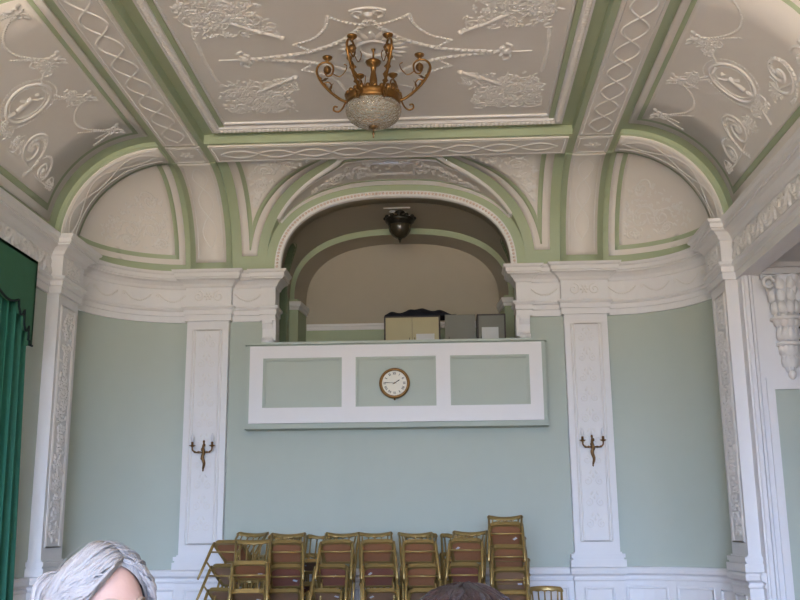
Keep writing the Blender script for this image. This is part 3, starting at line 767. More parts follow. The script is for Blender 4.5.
# ------------------------------------------------------------------ clock
ck = empty('wall_clock', (-.005, 11.298, 3.142), 'round brass wall clock with cream dial and roman numerals on the balcony front', 'clock')
def disc(mb, prof, seg=40):   # lathe about -Y
    mb.grid(lambda u, v: (pr(prof, v)[0] * cos(2 * PI * u), -pr(prof, v)[1], pr(prof, v)[0] * sin(2 * PI * u)), seg, len(prof) - 1, True, True)
mb = MB(); disc(mb, [(.0, 0), (.165, 0), (.176, .015), (.178, .035), (.170, .055), (.160, .062), (.150, .058), (.143, .045)]); mb.build('case', 'brass', ck, label='brass case')
mb = MB(); disc(mb, [(.145, .040), (.0, .042)]); mb.build('dial', 'cream', ck, label='cream dial')
nm = MB()
NUM = ['XII', 'I', 'II', 'III', 'IIII', 'V', 'VI', 'VII', 'VIII', 'IX', 'X', 'XI']
def bar(mb, c, a, x0, y0, x1, y1, wd):
    """stroke in the numeral's own frame (x right, y outwards), turned by clock angle a"""
    def T(x, y): return (c[0] + x * cos(a) + y * sin(a), -.0445, c[1] - x * sin(a) + y * cos(a))
    dx, dy = x1 - x0, y1 - y0; l = math.hypot(dx, dy); nx, ny = -dy / l * wd, dx / l * wd
    mb.quad(T(x0 + nx, y0 + ny), T(x1 + nx, y1 + ny), T(x1 - nx, y1 - ny), T(x0 - nx, y0 - ny))
for k, t in enumerate(NUM):
    a = 2 * PI * k / 12; c = (.112 * sin(a), .112 * cos(a)); ws = {'I': .010, 'V': .018, 'X': .018}
    x = -sum(ws[q] for q in t) / 2
    for q in t:
        m_ = x + ws[q] / 2; h = .014
        if q == 'I': bar(nm, c, a, m_, -h, m_, h, .0026)
        elif q == 'V': bar(nm, c, a, m_ - .006, h, m_, -h, .0028); bar(nm, c, a, m_ + .006, h, m_, -h, .0016)
        else: bar(nm, c, a, m_ - .006, h, m_ + .006, -h, .0028); bar(nm, c, a, m_ + .006, h, m_ - .006, -h, .0016)
        x += ws[q]
for k in range(60): a = 2 * PI * k / 60; bar(nm, (.134 * sin(a), .134 * cos(a)), a, 0, -.002, 0, .002, .001)
nm.build('numerals', 'black', ck, fix=False, label='black roman numerals')
def hand(name, a, l, wd, y):
    mb = MB(); pts = [(-wd * .6, -.025), (wd * .6, -.025), (wd, l * .6), (wd * 1.6, l * .72), (0, l), (-wd * 1.6, l * .72), (-wd, l * .6)]
    mb.prism(pts, lambda p_, q_, h: (p_ * cos(a) + q_ * sin(a), -y - h, -p_ * sin(a) + q_ * cos(a)), .003); mb.build(name, 'black', ck)
hand('hour_hand', 2 * PI * (1.95 / 12), .075, .0045, .047); hand('minute_hand', 2 * PI * 45.5 / 60, .115, .003, .051)
mb = MB(); disc(mb, [(.008, .045), (.008, .056), (0, .057)], 12); mb.build('hand_hub', 'brass', ck)
mb = MB(); mb.ball((0, -.03, -.186), (.012, .012, .012)); mb.build('case_knob', 'brassdark', ck)

# ------------------------------------------------------------------ things in the alcove
def cabinet(x0, x1, y0, d, h, mname, nd, label, paper, edge):
    e = empty('cabinet', ((x0 + x1) / 2, y0 + d / 2, AF), label, 'cabinet'); w2 = (x1 - x0) / 2
    mb = MB(); t = .018
    mb.box(-w2, -w2 + t, -d / 2, d / 2, 0, h); mb.box(w2 - t, w2, -d / 2, d / 2, 0, h); mb.box(-w2 + t, w2 - t, -d / 2, d / 2, h - t, h); mb.box(-w2 + t, w2 - t, -d / 2 + .02, d / 2, 0, .06); mb.box(-w2 + t, w2 - t, d / 2 - .012, d / 2, .06, h - t)
    mb.build('carcass', edge, e)
    for k in range(nd):
        a = -w2 + t + (2 * w2 - 2 * t) * k / nd + .002; b = -w2 + t + (2 * w2 - 2 * t) * (k + 1) / nd - .002
        mb = MB(); mb.box(a, b, -d / 2 - .004, -d / 2 + .014, .065, h - t - .002); dd = mb.build('door', mname, e)
        mb = MB(); hx = (b - .03) if k == 0 and nd > 1 else (a + .03); mb.tube([(hx, -d / 2 - .004, h * .5), (hx, -d / 2 - .022, h * .5), (hx, -d / 2 - .022, h * .5 + .09), (hx, -d / 2 - .004, h * .5 + .09)], .004, 6); mb.build('handle', 'bronze', dd)
    if paper:
        mb = MB(); mb.box(paper[0], paper[1], -d / 2 - .0065, -d / 2 - .0042, paper[2], paper[3]); mb.build('paper', 'paper', e, label='white paper notice on the door')
    return e
cabinet(-.170, .527, 12.0, .42, .735, 'tan', 2, 'tan two-door cabinet with dark edges, under the dark cloth in the alcove', (.05, .275, .30, .505), 'dark')
cabinet(.585, .965, 12.0, .42, .742, 'grey', 1, 'plain grey cabinet between the tan one and the one with a notice', None, 'grey')
cabinet(.982, 1.335, 12.0, .42, .742, 'grey', 1, 'grey cabinet with a white notice, nearest the right end of the alcove', (-.12, .085, .40, .575), 'dark')
mb = MB()
prof = [(-.13, .0), (-.12, .05), (-.05, .075), (.05, .085), (.14, .09), (.20, .115), (.27, .125), (.33, .105), (.42, .11), (.50, .10), (.58, .085), (.63, .055), (.70, .035), (.76, .02), (.78, .0)]
def clothf(u, v):
    x = -.13 + .91 * u; k = min(len(prof) - 2, max(0, next((i for i in range(len(prof) - 1) if prof[i + 1][0] >= x), len(prof) - 2)))
    t = (x - prof[k][0]) / (prof[k + 1][0] - prof[k][0]); h = prof[k][1] + (prof[k + 1][1] - prof[k][1]) * t
    s_ = sin(PI * v) ** .6; return (x - .05 * sin(7 * v), .05 + .32 * v + .02 * sin(x * 17), h * s_ + .012 * sin(31 * x + 9 * v) * s_ * (1 if h > .03 else 0))
mb.grid(clothf, 60, 14); mb.grid(lambda u, v: (clothf(u, v)[0], clothf(u, v)[1], 0), 60, 14)
tag(mb.build('folded_cloth', 'cloth', loc=(0, 12.0, AF + .744)), 'crumpled dark navy cloth lying along the cabinet tops', 'cloth')
mb = MB(); mb.box(-.11, .11, -.14, .14, 0, .47); bx = empty('cardboard_box', (-1.19, 12.45, AF), 'brown cardboard box at the left end of the alcove', 'box'); mb.build('carton', 'card', bx)
mb = MB(); mb.box(-.112, -.002, -.142, .142, .47, .474); mb.box(.002, .112, -.142, .142, .47, .474); mb.build('flap', 'card', bx)
mb = MB(); mb.box(-.26, .26, -.15, .15, 0, .405); bx = empty('cardboard_box', (-.79, 12.5, AF), 'low flat brown box lying right of the taller cardboard box', 'box'); mb.build('carton', 'card', bx)
mb = MB(); mb.box(-.262, .262, -.152, .152, .405, .42); mb.build('lid', 'card', bx)
# lantern
ln = empty('ceiling_lantern', (.03, 12.16, ZS + VR), 'dark bronze and smoked glass ceiling lantern hanging in the alcove', 'lantern')
mb = MB(); mb.lathe([(0, 0), (.06, 0), (.07, -.015), (.03, -.03), (.02, -.05), (.02, -.085)], 20); mb.build('ceiling_plate', 'bronze', ln)
mb = MB(); mb.lathe([(.02, -.08), (.12, -.085), (.185, -.10), (.195, -.125), (.18, -.15), (.155, -.165), (.15, -.19), (.145, -.19), (.14, -.16)], 28); 
for k in range(12): a = 2 * PI * k / 12; mb.ball((.185 * cos(a), .185 * sin(a), -.095), (.03, .03, .025), 8, 5)
mb.build('rim', 'bronze', ln, label='dark leafy rim')
mb = MB(); mb.lathe([(.145, -.185), (.148, -.22), (.135, -.27), (.105, -.32), (.06, -.355), (.02, -.365), (0, -.366)], 28); mb.build('bowl', 'lampglass', ln, label='smoked glass bowl')
mb = MB(); mb.lathe([(0, -.36), (.03, -.362), (.02, -.38), (.01, -.39), (.014, -.40), (.006, -.42), (0, -.43)], 12); mb.build('finial', 'bronze', ln)

# ------------------------------------------------------------------ chandelier
ch = empty('chandelier', (0, 8.06, ZCOF), 'gilt six-armed chandelier with a cut glass bowl hanging from the flat ceiling', 'chandelier')
RZ_ = 5.175 - ZCOF
mb = MB(); mb.lathe([(0, -.01), (.02, -.012), (.012, -.03), (.008, -.04), (.008, -.15)], 12)
mb.lathe([(.008, -.11), (.045, -.115), (.072, -.135), (.06, -.16), (.028, -.18), (.022, -.23), (.034, -.30), (.036, -.34), (.022, -.39), (.014, -.43), (.03, -.46), (.035, -.48), (.0, -.485)], 20)
mb.build('stem', 'brass', ch)
mb = MB(); mb.lathe([(.205, RZ_ - .03), (.232, RZ_ - .035), (.24, RZ_ - .01), (.232, RZ_ + .02), (.245, RZ_ + .04), (.235, RZ_ + .05), (.205, RZ_ + .045), (.205, RZ_ - .03)], 48)
for k in range(24): a = 2 * PI * (k + .5) / 24; mb.ball((.232 * cos(a), .232 * sin(a), RZ_ + .055), (.024, .024, .022 + .012 * (k % 4 == 0)), 8, 5)
for k in range(3): a = 2 * PI * k / 3 + .5; mb.tube([(.21 * cos(a), .21 * sin(a), RZ_ + .01), (.0, 0, RZ_ + .03)], .008, 6)
mb.build('crown_ring', 'brass', ch)
GB = [(.222, RZ_ - .03), (.240, RZ_ - .05), (.245, RZ_ - .085), (.235, RZ_ - .125), (.21, RZ_ - .165), (.165, RZ_ - .20), (.105, RZ_ - .225), (.04, RZ_ - .236), (.0, RZ_ - .237)]
mb = MB()
NG = 48
def bowlp(u, v):
    q = v * (len(GB) - 1); k = min(len(GB) - 2, int(q)); t = q - k; rr = GB[k][0] * (1 - t) + GB[k + 1][0] * t; zz = GB[k][1] * (1 - t) + GB[k + 1][1] * t
    d = .0045 * (sin(2 * PI * (u * 22 + v * 7)) * sin(2 * PI * (u * 22 - v * 7))); return ((rr + d) * cos(2 * PI * u), (rr + d) * sin(2 * PI * u), zz)
mb.grid(bowlp, 132, 40, True, True)
mb.build('glass_bowl', 'glass', ch, label='cut glass bowl')
mb = MB(); z0 = RZ_ - .234
mb.lathe([(0, z0 + .01), (.04, z0 + .006), (.042, z0 - .008), (.02, z0 - .02), (.007, z0 - .028), (.006, z0 - .05), (.013, z0 - .06), (.013, z0 - .07), (.005, z0 - .078), (.008, z0 - .098), (0, z0 - .108)], 18); mb.build('finial', 'brassdark', ch, label='dark finial')
def crm(pts, n=6):      # Catmull-Rom
    out = []
    P = [Vector(p) for p in pts]; P = [2 * P[0] - P[1]] + P + [2 * P[-1] - P[-2]]
    for k in range(1, len(P) - 2):
        for j in range(n):
            t = j / n; out.append(.5 * ((2 * P[k]) + (P[k + 1] - P[k - 1]) * t + (2 * P[k - 1] - 5 * P[k] + 4 * P[k + 1] - P[k + 2]) * t * t + (3 * P[k] - P[k - 1] - 3 * P[k + 1] + P[k + 2]) * t ** 3))
    out.append(P[-2]); return out
arm_me = None
for k, dg in enumerate((0, 68, 112, 180, 248, 292)):
    a = dg * PI / 180; A = empty if False else None
    ax = lambda r_, z_, t_=0.: (r_ * cos(a) - t_ * sin(a), r_ * sin(a) + t_ * cos(a), RZ_ + z_ * (1.25 if z_ > 0 else 1))
    mb = MB(); P = crm([(.225, 0), (.30, .03), (.40, .10), (.475, .19), (.50, .265), (.465, .325), (.40, .335), (.355, .29), (.37, .235), (.42, .225), (.435, .265), (.41, .28)] and [Vector((p_[0], p_[1], 0)) for p_ in [(.225, 0), (.30, .03), (.40, .10), (.475, .18), (.505, .25), (.475, .30), (.41, .312), (.36, .28), (.365, .225), (.405, .205), (.435, .235)]], 6)
    n = len(P); mb.tube([ax(q.x, q.y) for q in P], [.014 - .007 * i / n for i in range(n)], 8)
    P = crm([Vector((p_[0], p_[1], 0)) for p_ in [(.24, .02), (.27, -.05), (.31, -.085), (.35, -.07), (.345, -.035), (.315, -.04)]], 6); mb.tube([ax(q.x, q.y) for q in P], .008, 7)
    P = crm([Vector((p_[0], p_[1], 0)) for p_ in [(.45, .15), (.40, .16), (.37, .13), (.385, .10), (.41, .115)]], 6); mb.tube([ax(q.x, q.y) for q in P], .006, 6)
    P = crm([Vector((p_[0], p_[1], 0)) for p_ in [(.365, .225), (.30, .20), (.25, .24), (.235, .28), (.26, .295)]], 6); mb.tube([ax(q.x, q.y) for q in P], .005, 6)
    arm = mb.build('arm', 'brass', ch)
    mb = MB()
    for (r_, z_, l, dr) in ((.33, .05, .05, 1.1), (.38, .09, .055, .9), (.43, .14, .055, .8), (.47, .19, .05, 1.2), (.30, .03, .045, .4), (.40, .10, .05, 2.3), (.46, .17, .045, 2.8)):
        c = Vector(ax(r_, z_)); d = Vector(ax(r_ + cos(dr) * l, z_ + sin(dr) * l)); t_ = Vector((-sin(a), cos(a), 0))
        d = c + (d - c) * 1.5; mb.quad(c + t_ * .004, c + (d - c) * .5 + t_ * .028, d, c + (d - c) * .5 - t_ * .028, c - t_ * .004); 
        mb.ball(c, .013, 6, 4)
    mb.build('leaf', 'brass', arm)
    mb = MB(); c = ax(.41, .255)
    mb.ball(c, (.036, .036, .038), 10, 6)
    for j in range(8): b_ = 2 * PI * j / 8; mb.ball((c[0] + .028 * cos(b_) * -sin(a), c[1] + .028 * cos(b_) * cos(a), c[2] + .028 * sin(b_)), (.015, .015, .015), 6, 4)
    mb.build('flower', 'brassdark', arm)
    mb = MB(); c = ax(.41, .31); mb.lathe([(0, 0), (.014, .0), (.010, .012), (.022, .022), (.042, .04), (.046, .052), (.04, .05), (.018, .04), (0, .04)], 14, c); mb.build('cup', 'brass', arm)

# ------------------------------------------------------------------ wall sconces
def sconce(x, z, label):
    e = empty('wall_sconce', (x, 11.398, z), label, 'wall light', 'candle sconces on the pilasters')
    mb = MB(); P = crm([Vector(p_) for p_ in [(.0, -.02, -.19), (.012, -.03, -.13), (-.006, -.035, -.06), (.006, -.04, .0), (-.004, -.035, .06), (.004, -.02, .115)]], 5); n = len(P)
    mb.tube(P, [.008 + .012 * sin(PI * min(1, (i + 2) / n)) for i in range(n)], 8); mb.ball((0, -.02, .12), (.014, .012, .02), 8, 5); mb.ball((0, -.015, -.20), (.01, .01, .02), 8, 5)
    mb.tube([(0, 0, 0), (0, -.04, 0)], .02, 10)
    for k in range(5): mb.ball((.014 * (-1) ** k, -.045, -.12 + .05 * k), (.013, .01, .02), 6, 4)
    mb.build('stem', 'brassdark', e)
    for sg in (-1, 1):
        mb = MB(); P = crm([Vector(p_) for p_ in [(0, -.04, -.005), (sg * .04, -.06, .0), (sg * .08, -.08, -.002), (sg * .11, -.09, .02), (sg * .115, -.09, .055)]], 5); mb.tube(P, .009, 7)
        for q in (6, 11): mb.ball(P[q], .014, 6, 4)
        ar = mb.build('arm', 'brassdark', e)
        c = (sg * .115, -.09, .055)
        mb = MB(); mb.lathe([(0, 0), (.01, .0), (.022, .008), (.038, .016), (.038, .02), (.014, .018), (.014, .055), (.011, .06), (0, .06)], 14, c); mb.build('candle_cup', 'brass', ar)
        mb = MB(); mb.lathe([(.009, .058), (.009, .07), (.016, .085), (.019, .105), (.014, .13), (.006, .15), (0, .162)], 12, c); mb.build('bulb', 'bulb', ar, label='clear candle bulb')
sconce(-2.225, 2.39, 'two-candle brass wall sconce on the pilaster left of the balcony')
sconce(2.228, 2.395, 'two-candle brass wall sconce on the pilaster right of the balcony')

# ------------------------------------------------------------------ curtain and pelmet on the left wall
mb = MB()
def curt(u, v, d=0):
    y = 8.28 + .93 * u; ph = u * 2 * PI * 6.5
    return (-3.475 + .035 * sin(ph) + .010 * sin(ph * 2.3 + 3 * v) + d, y + .03 * sin(ph + 1.2) - .02 * v + .16 * (1 - v) * u, .05 + 3.88 * v)
mb.grid(lambda u, v: curt(u, v), 120, 14); mb.grid(lambda u, v: curt(u, v, -.012), 120, 14)
for u in (0, 1): mb.grid(lambda a, v: curt(u, v, -.012 * a), 1, 14)
tag(mb.build('curtain', 'curtain'), 'long green curtain hanging in folds on the left wall', 'curtain')
pe = empty('pelmet', (-XW, 9.2, 4.1), 'green cloth pelmet with a scalloped lower edge above the curtain', 'pelmet')
mb = MB()
low = [(0, -.85)]
def pel_low(s_):     # s from far end towards the camera
    if s_ < .07: return -.84 + .0 * s_
    if s_ < .10: return -.80
    if s_ < .22: return -.66 - .06 * sin(PI * (s_ - .1) / .12)
    if s_ < .36: return -.52 - .07 * sin(PI * (s_ - .22) / .14)
    q = ((s_ - .36) / .42) % 1; return -.46 - .0 - .05 * abs(sin(PI * q))
SS = [0, .069, .071, .099, .101] + [.105 + .01 * k for k in range(350)]
poly = [(0, 0)] + [(s_, pel_low(s_)) for s_ in SS] + [(3.6, 0)]
SX = SS + [3.6]
for h in (.165, .135):
    for k in range(len(SX) - 1): mb.quad((h, -SX[k], 0), (h, -SX[k + 1], 0), (h, -SX[k + 1], pel_low(SX[k + 1])), (h, -SX[k], pel_low(SX[k])))
for k in range(len(SX) - 1): mb.quad((.165, -SX[k], pel_low(SX[k])), (.165, -SX[k + 1], pel_low(SX[k + 1])), (.135, -SX[k + 1], pel_low(SX[k + 1])), (.135, -SX[k], pel_low(SX[k])))
mb.box(.005, .165, -.03, 0, -.84, 0); mb.box(.005, .165, -3.6, -3.57, -.8, 0); mb.box(.005, .165, -3.6, 0, -.03, 0)
mb.build('valance', 'pelmet', pe)
mb = MB(); mb.tube([(.168, -s_, pel_low(s_)) for s_ in SS], .012, 6); mb.build('braid', 'pelmettrim', pe, label='dark braid edging')

# ------------------------------------------------------------------ carved bracket in the bay
br = empty('carved_bracket', (3.955, 9.738, 2.97), 'white carved acanthus bracket under the cornice of the right bay', 'bracket')
mb = MB()
def brk(u, v):
    a = PI * u; wv = [.05, .075, .09, .11, .13, .15, .185, .20][min(7, int(v * 7.99))]; t = v * 7 - int(min(6.99, v * 7)); W = [.045, .07, .085, .10, .12, .14, .18, .20]
    k = min(6, int(v * 7)); wv = W[k] + (W[k + 1] - W[k]) * (v * 7 - k); D = [.05, .08, .09, .11, .13, .17, .23, .25]; dp = D[k] + (D[k + 1] - D[k]) * (v * 7 - k)
    rip = 1 + .08 * cos(a * 9) + .04 * sin(v * 40)
    return (wv * cos(a) * rip, -dp * sin(a) * rip, .93 * v)
mb.grid(brk, 40, 50); mb.quad(*[brk(k / 40, 1) for k in range(41)]); mb.quad(*[brk(k / 40, 0) for k in range(41)])
mb.build('console', 'white', br)
mb = MB(); R = random.Random(2)
Sb = lambda u, v, off=0: Vector(brk(u, v)) + Vector((cos(PI * u), -sin(PI * u), 0)) * off
for row, v in enumerate((.12, .24, .40, .55, .68, .80, .92)):
    for k in range(5): rdome(mb, Sb, .15 + .175 * k, v, .045, .04, 0, 8, asp=1.7, ang=PI / 2)
for z, w_ in ((.27, .085), (.52, .12)): mb.tube([(w_ * 1.15 * cos(PI * k / 16), -(.12 if z < .4 else .16) * sin(PI * k / 16), z) for k in range(17)], .022, 8)
mb.ball((0, -.04, -.03), (.04, .04, .05), 10, 6)
for q in (-1, 1): mb.tube([(q * .2 + .05 * cos(t * .5), -.2 + .0 * t, .86 + .05 * sin(t * .5)) for t in range(12)], .02, 6)
mb.build('acanthus_leaf', 'relief', br)

# ------------------------------------------------------------------ gilt chairs
def chair_proto(padm):
    e = bpy.data.objects.new('gilt_chair', None); COL.objects.link(e); e.empty_display_size = .1
    hw, rc = .162, .07
    def ringpts(w_, d0, d1, rc, n=7):
        """rounded front at -y"""
        P = [(w_ * .93, d1), (w_, d0 + rc)]
        P += [(w_ - rc + rc * cos(PI / 2 * k / n), d0 + rc - rc * sin(PI / 2 * k / n)) for k in range(1, n + 1)]
        P += [(-x, y) for x, y in reversed(P)]
        return P
    O = ringpts(.174, -.184, .165, .085); I = ringpts(.142, -.148, .14, .065); n = len(O)
    mb = MB()
    prof = lambda k: [(O[k], .430), (O[k], .470), (I[k], .476), (I[k], .434)]
    for k in range(n):
        k2 = (k + 1) % n; a, b = prof(k), prof(k2)
        for j in range(4): j2 = (j + 1) % 4; mb.quad((*a[j][0], a[j][1]), (*b[j][0], b[j][1]), (*b[j2][0], b[j2][1]), (*a[j2][0], a[j2][1]))
    mb.build('seat_frame', 'gold', e)
    mb = MB(); P = ringpts(.143, -.149, .139, .065)
    mb.prism(P, lambda a, b, h: (a, b, .438 + h), .03); i = len(mb.v)
    mb.grid(lambda u, v: (.14 * (2 * u - 1), -.146 + .28 * v, .467 + .028 * (sin(PI * u) * sin(PI * v)) ** .5), 8, 8)
    mb.build('seat_pad', padm, e)
    for sg in (-1, 1):
        mb = MB(); mb.tube([(sg * .160, -.155, .455), (sg * .163, -.16, .40), (sg * .168, -.168, .2), (sg * .174, -.178, .0)], [.0155, .0165, .0145, .012], 8); mb.build('leg', 'gold', e)
        mb = MB(); mb.tube([(sg * .162, .225, .0), (sg * .164, .19, .25), (sg * .166, .175, .46), (sg * .168, .20, .68), (sg * .172, .235, .865)], [.011, .0125, .014, .0125, .012], 8); mb.build('leg', 'gold', e)
    mb = MB(); mb.tube([(-.166, -.163, .335), (.166, -.163, .335)], .0095, 8); mb.build('front_rung', 'gold', e)
    mb = MB()
    for sg in (-1, 1): mb.tube([(sg * .166, -.168, .22), (sg * .164, .195, .22)], .009, 7)
    mb.tube([(-.164, .19, .27), (.164, .19, .27)], .009, 7); mb.build('stretcher', 'gold', e)
    # curved crest rail with scalloped lower edge and flared rounded shoulders
    mb = MB(); N = 32
    cy = lambda t: .235 + .055 * (1 - t * t)
    def top(t): return .905 - .012 * t * t - (.030 * max(0, (abs(t) - .88) / .12) ** 2)
    def bot(t): return .858 - .010 * abs(sin(PI * 2.5 * (t + 1))) - .012 * abs(t) ** 6
    W = .19
    F = lambda t, z, d: (W * t, cy(t) + d + (z - .86) * .16, z)
    for d in (-.011, .011): mb.grid(lambda u, v: F(2 * u - 1, bot(2 * u - 1) + (top(2 * u - 1) - bot(2 * u - 1)) * v, d * (1 if .05 < v < .95 else .6)), N, 4)
    for fz in (top, bot): mb.grid(lambda u, v: F(2 * u - 1, fz(2 * u - 1), -.0066 + .0132 * v), N, 1)
    for t in (-1, 1): mb.grid(lambda v, q: F(t, bot(t) + (top(t) - bot(t)) * v, -.0066 + .0132 * q), 4, 1)
    mb.build('crest_rail', 'gold', e)
    mb = MB(); lr = lambda t: (.166 * t, .19 + .03 * (1 - t * t), .56); mb.tube([lr(-1 + 2 * k / 10) for k in range(11)], .011, 7); mb.build('back_rail', 'gold', e)
    for k in range(5):
        t = (-2 + k) * .36; a = Vector(lr(t)); b = Vector(F(t, .865, 0)); mb = MB()
        mb.tube([a, a.lerp(b, .3), a.lerp(b, .5), a.lerp(b, .7), b], [.007, .009, .0075, .009, .007], 7); mb.build('spindle', 'gold', e)
    return e
protos = {k: chair_proto(k) for k in ('pad', 'padred', 'padtan')}
used = set()
def children(o): return [c for c in COL.objects if c.parent == o]
KIDS = {k: children(p_) for k, p_ in protos.items()}
def place_chair(kind, M4, label, group):
    p_ = protos[kind]
    if kind not in used: used.add(kind); c = p_; kids = []
    else:
        c = p_.copy(); COL.objects.link(c)
        for q in KIDS[kind]: d = q.copy(); COL.objects.link(d); d.parent = c
    c.matrix_world = M4; tag(c, label, 'chair', group); return c
STK = 0
def stack(x, yf, n, top, yaw, tilt, name, lean=0., seed=0, place='', ps=None):
    """n chairs; their front seat edges climb from .455 to top; the upper ones tip back"""
    R = random.Random(seed); p_ = (top - .455) / (n - 1)
    for i in range(n):
        t = [0, .45, .8, 1, 1, 1, 1][i] * tilt * PI / 180 * (1 if i < n - 1 else 1)
        zf = .455 + p_ * i
        piv = Vector((0, -.18, .455))
        m = Matrix.Translation((x + lean * (n - 1 - i) + R.uniform(-.006, .006), yf, zf)) @ Matrix.Rotation((yaw + R.uniform(-2, 2)) * PI / 180, 4, 'Z') @ Matrix.Rotation(-t, 4, 'X') @ Matrix.Translation(-piv)
        kind = ps[n - 1 - i] if ps and n - 1 - i < len(ps) else R.choice(('pad', 'padred', 'padtan'))
        k = n - 1 - i
        lab = ['topmost', 'second from top', 'third from top', 'fourth from top', 'fifth from top', 'sixth from top'][k]
        c = place_chair(kind, m, '%s gilt chair of %s' % (lab, name), 'stacked gilt chairs')
        if R.random() < .55:
            sx, sy = R.choice(((.10, -.07), (-.09, -.06), (.02, -.02), (.09, .05))); mb = MB(); mb.box(-.022, .022, -.012, .012, .4345, .4378)
            s_ = mb.build('sticker', 'sticker', c, label='white sticker'); s_.location = (sx, sy, 0); s_.rotation_euler = (0, 0, R.uniform(-1, 1))
A_, B_, C_ = 'pad', 'padred', 'padtan'
stack(-1.70, 10.40, 5, 1.40, -14, 37, 'the leftmost stack by the pilaster', -.02, 1, ps=[A_, C_, C_])
stack(-1.295, 9.55, 4, 1.215, 8, 26, 'the low stack set in front, second from left', -.012, 2, ps=[A_, C_, C_])
stack(-1.045, 10.15, 5, 1.40, 9, 38, 'the stack right of the low one', -.004, 3, ps=[A_, B_, C_])
stack(-.545, 10.15, 5, 1.40, -2, 38, 'the slanting stack left of the clock', -.05, 4, ps=[A_, B_, C_])
stack(-.12, 10.15, 5, 1.40, 8, 38, 'the stack directly below the clock', .012, 5, ps=[A_, B_, C_])
stack(.29, 10.15, 5, 1.395, 5, 38, 'the stack just left of the dark hair', .03, 6, ps=[A_, A_, C_])
stack(.75, 10.15, 5, 1.405, -6, 38, 'the stack beside the tallest', -.02, 7, ps=[A_, B_, C_])
stack(1.16, 10.15, 6, 1.56, -4, 38, 'the tallest stack at the right end', .012, 8, ps=[A_, A_, C_, C_])
stack(-1.25, 10.92, 4, 1.19, 4, 20, 'the rear stack behind the low one', .0, 9)
stack(-.91, 10.92, 4, 1.19, -6, 20, 'the rear stack left of the slanting one', .0, 10)
stack(.235, 10.92, 4, 1.19, -4, 20, 'the rear stack left of the dark hair', .0, 11)
stack(.69, 10.92, 4, 1.19, 3, 20, 'the rear stack above the dark hair', .0, 12)
lone = place_chair('pad', Matrix.Translation((1.60, 10.72, 0)) @ Matrix.Rotation(.03, 4, 'Z'), 'single gilt chair standing alone right of the tallest stack', None)
if 'group' in lone: del lone['group']

# ------------------------------------------------------------------ people
HR = Matrix.Rotation(.0, 3, 'X')
def head_pt(az, el, s=1.):
    """az from the face (0) round; el -pi/2..pi/2; local: face to -Y"""
    d = Vector((sin(az) * cos(el), -cos(az) * cos(el), sin(el)))
    rx, ry, rz = .076, .097, .118
    k = 1 / sqrt((d.x / rx) ** 2 + (d.y / ry) ** 2 + (d.z / rz) ** 2); p_ = d * k
    if p_.z < 0: p_.x *= 1 - .28 * (-p_.z / .118) ** 1.2; p_.y = p_.y * (1 - .10 * (-p_.z / .118)) if p_.y < 0 else p_.y * (1 - .35 * (-p_.z / .118))
    f_ = max(0, -d.y)
    G = lambda x0, z0, sx, sz: math.exp(-((p_.x - x0) / sx) ** 2 - ((p_.z - z0) / sz) ** 2) * (1 if f_ > .2 else 0)
    dy = 0
    dy -= .024 * G(0, -.026, .011, .014) + .016 * G(0, -.008, .008, .018) + .008 * G(0, .010, .010, .012)     # nose
    dy += .010 * (G(-.031, .004, .016, .011) + G(.031, .004, .016, .011))                                    # sockets
    dy -= .006 * (G(-.03, .026, .024, .008) + G(.03, .026, .024, .008))                                      # brow ridge
    dy -= .006 * G(0, -.056, .024, .007) - .004 * G(0, -.063, .02, .0025); dy -= .008 * G(0, -.095, .022, .014)  # lips, chin
    p_.y += dy
    return HR @ p_
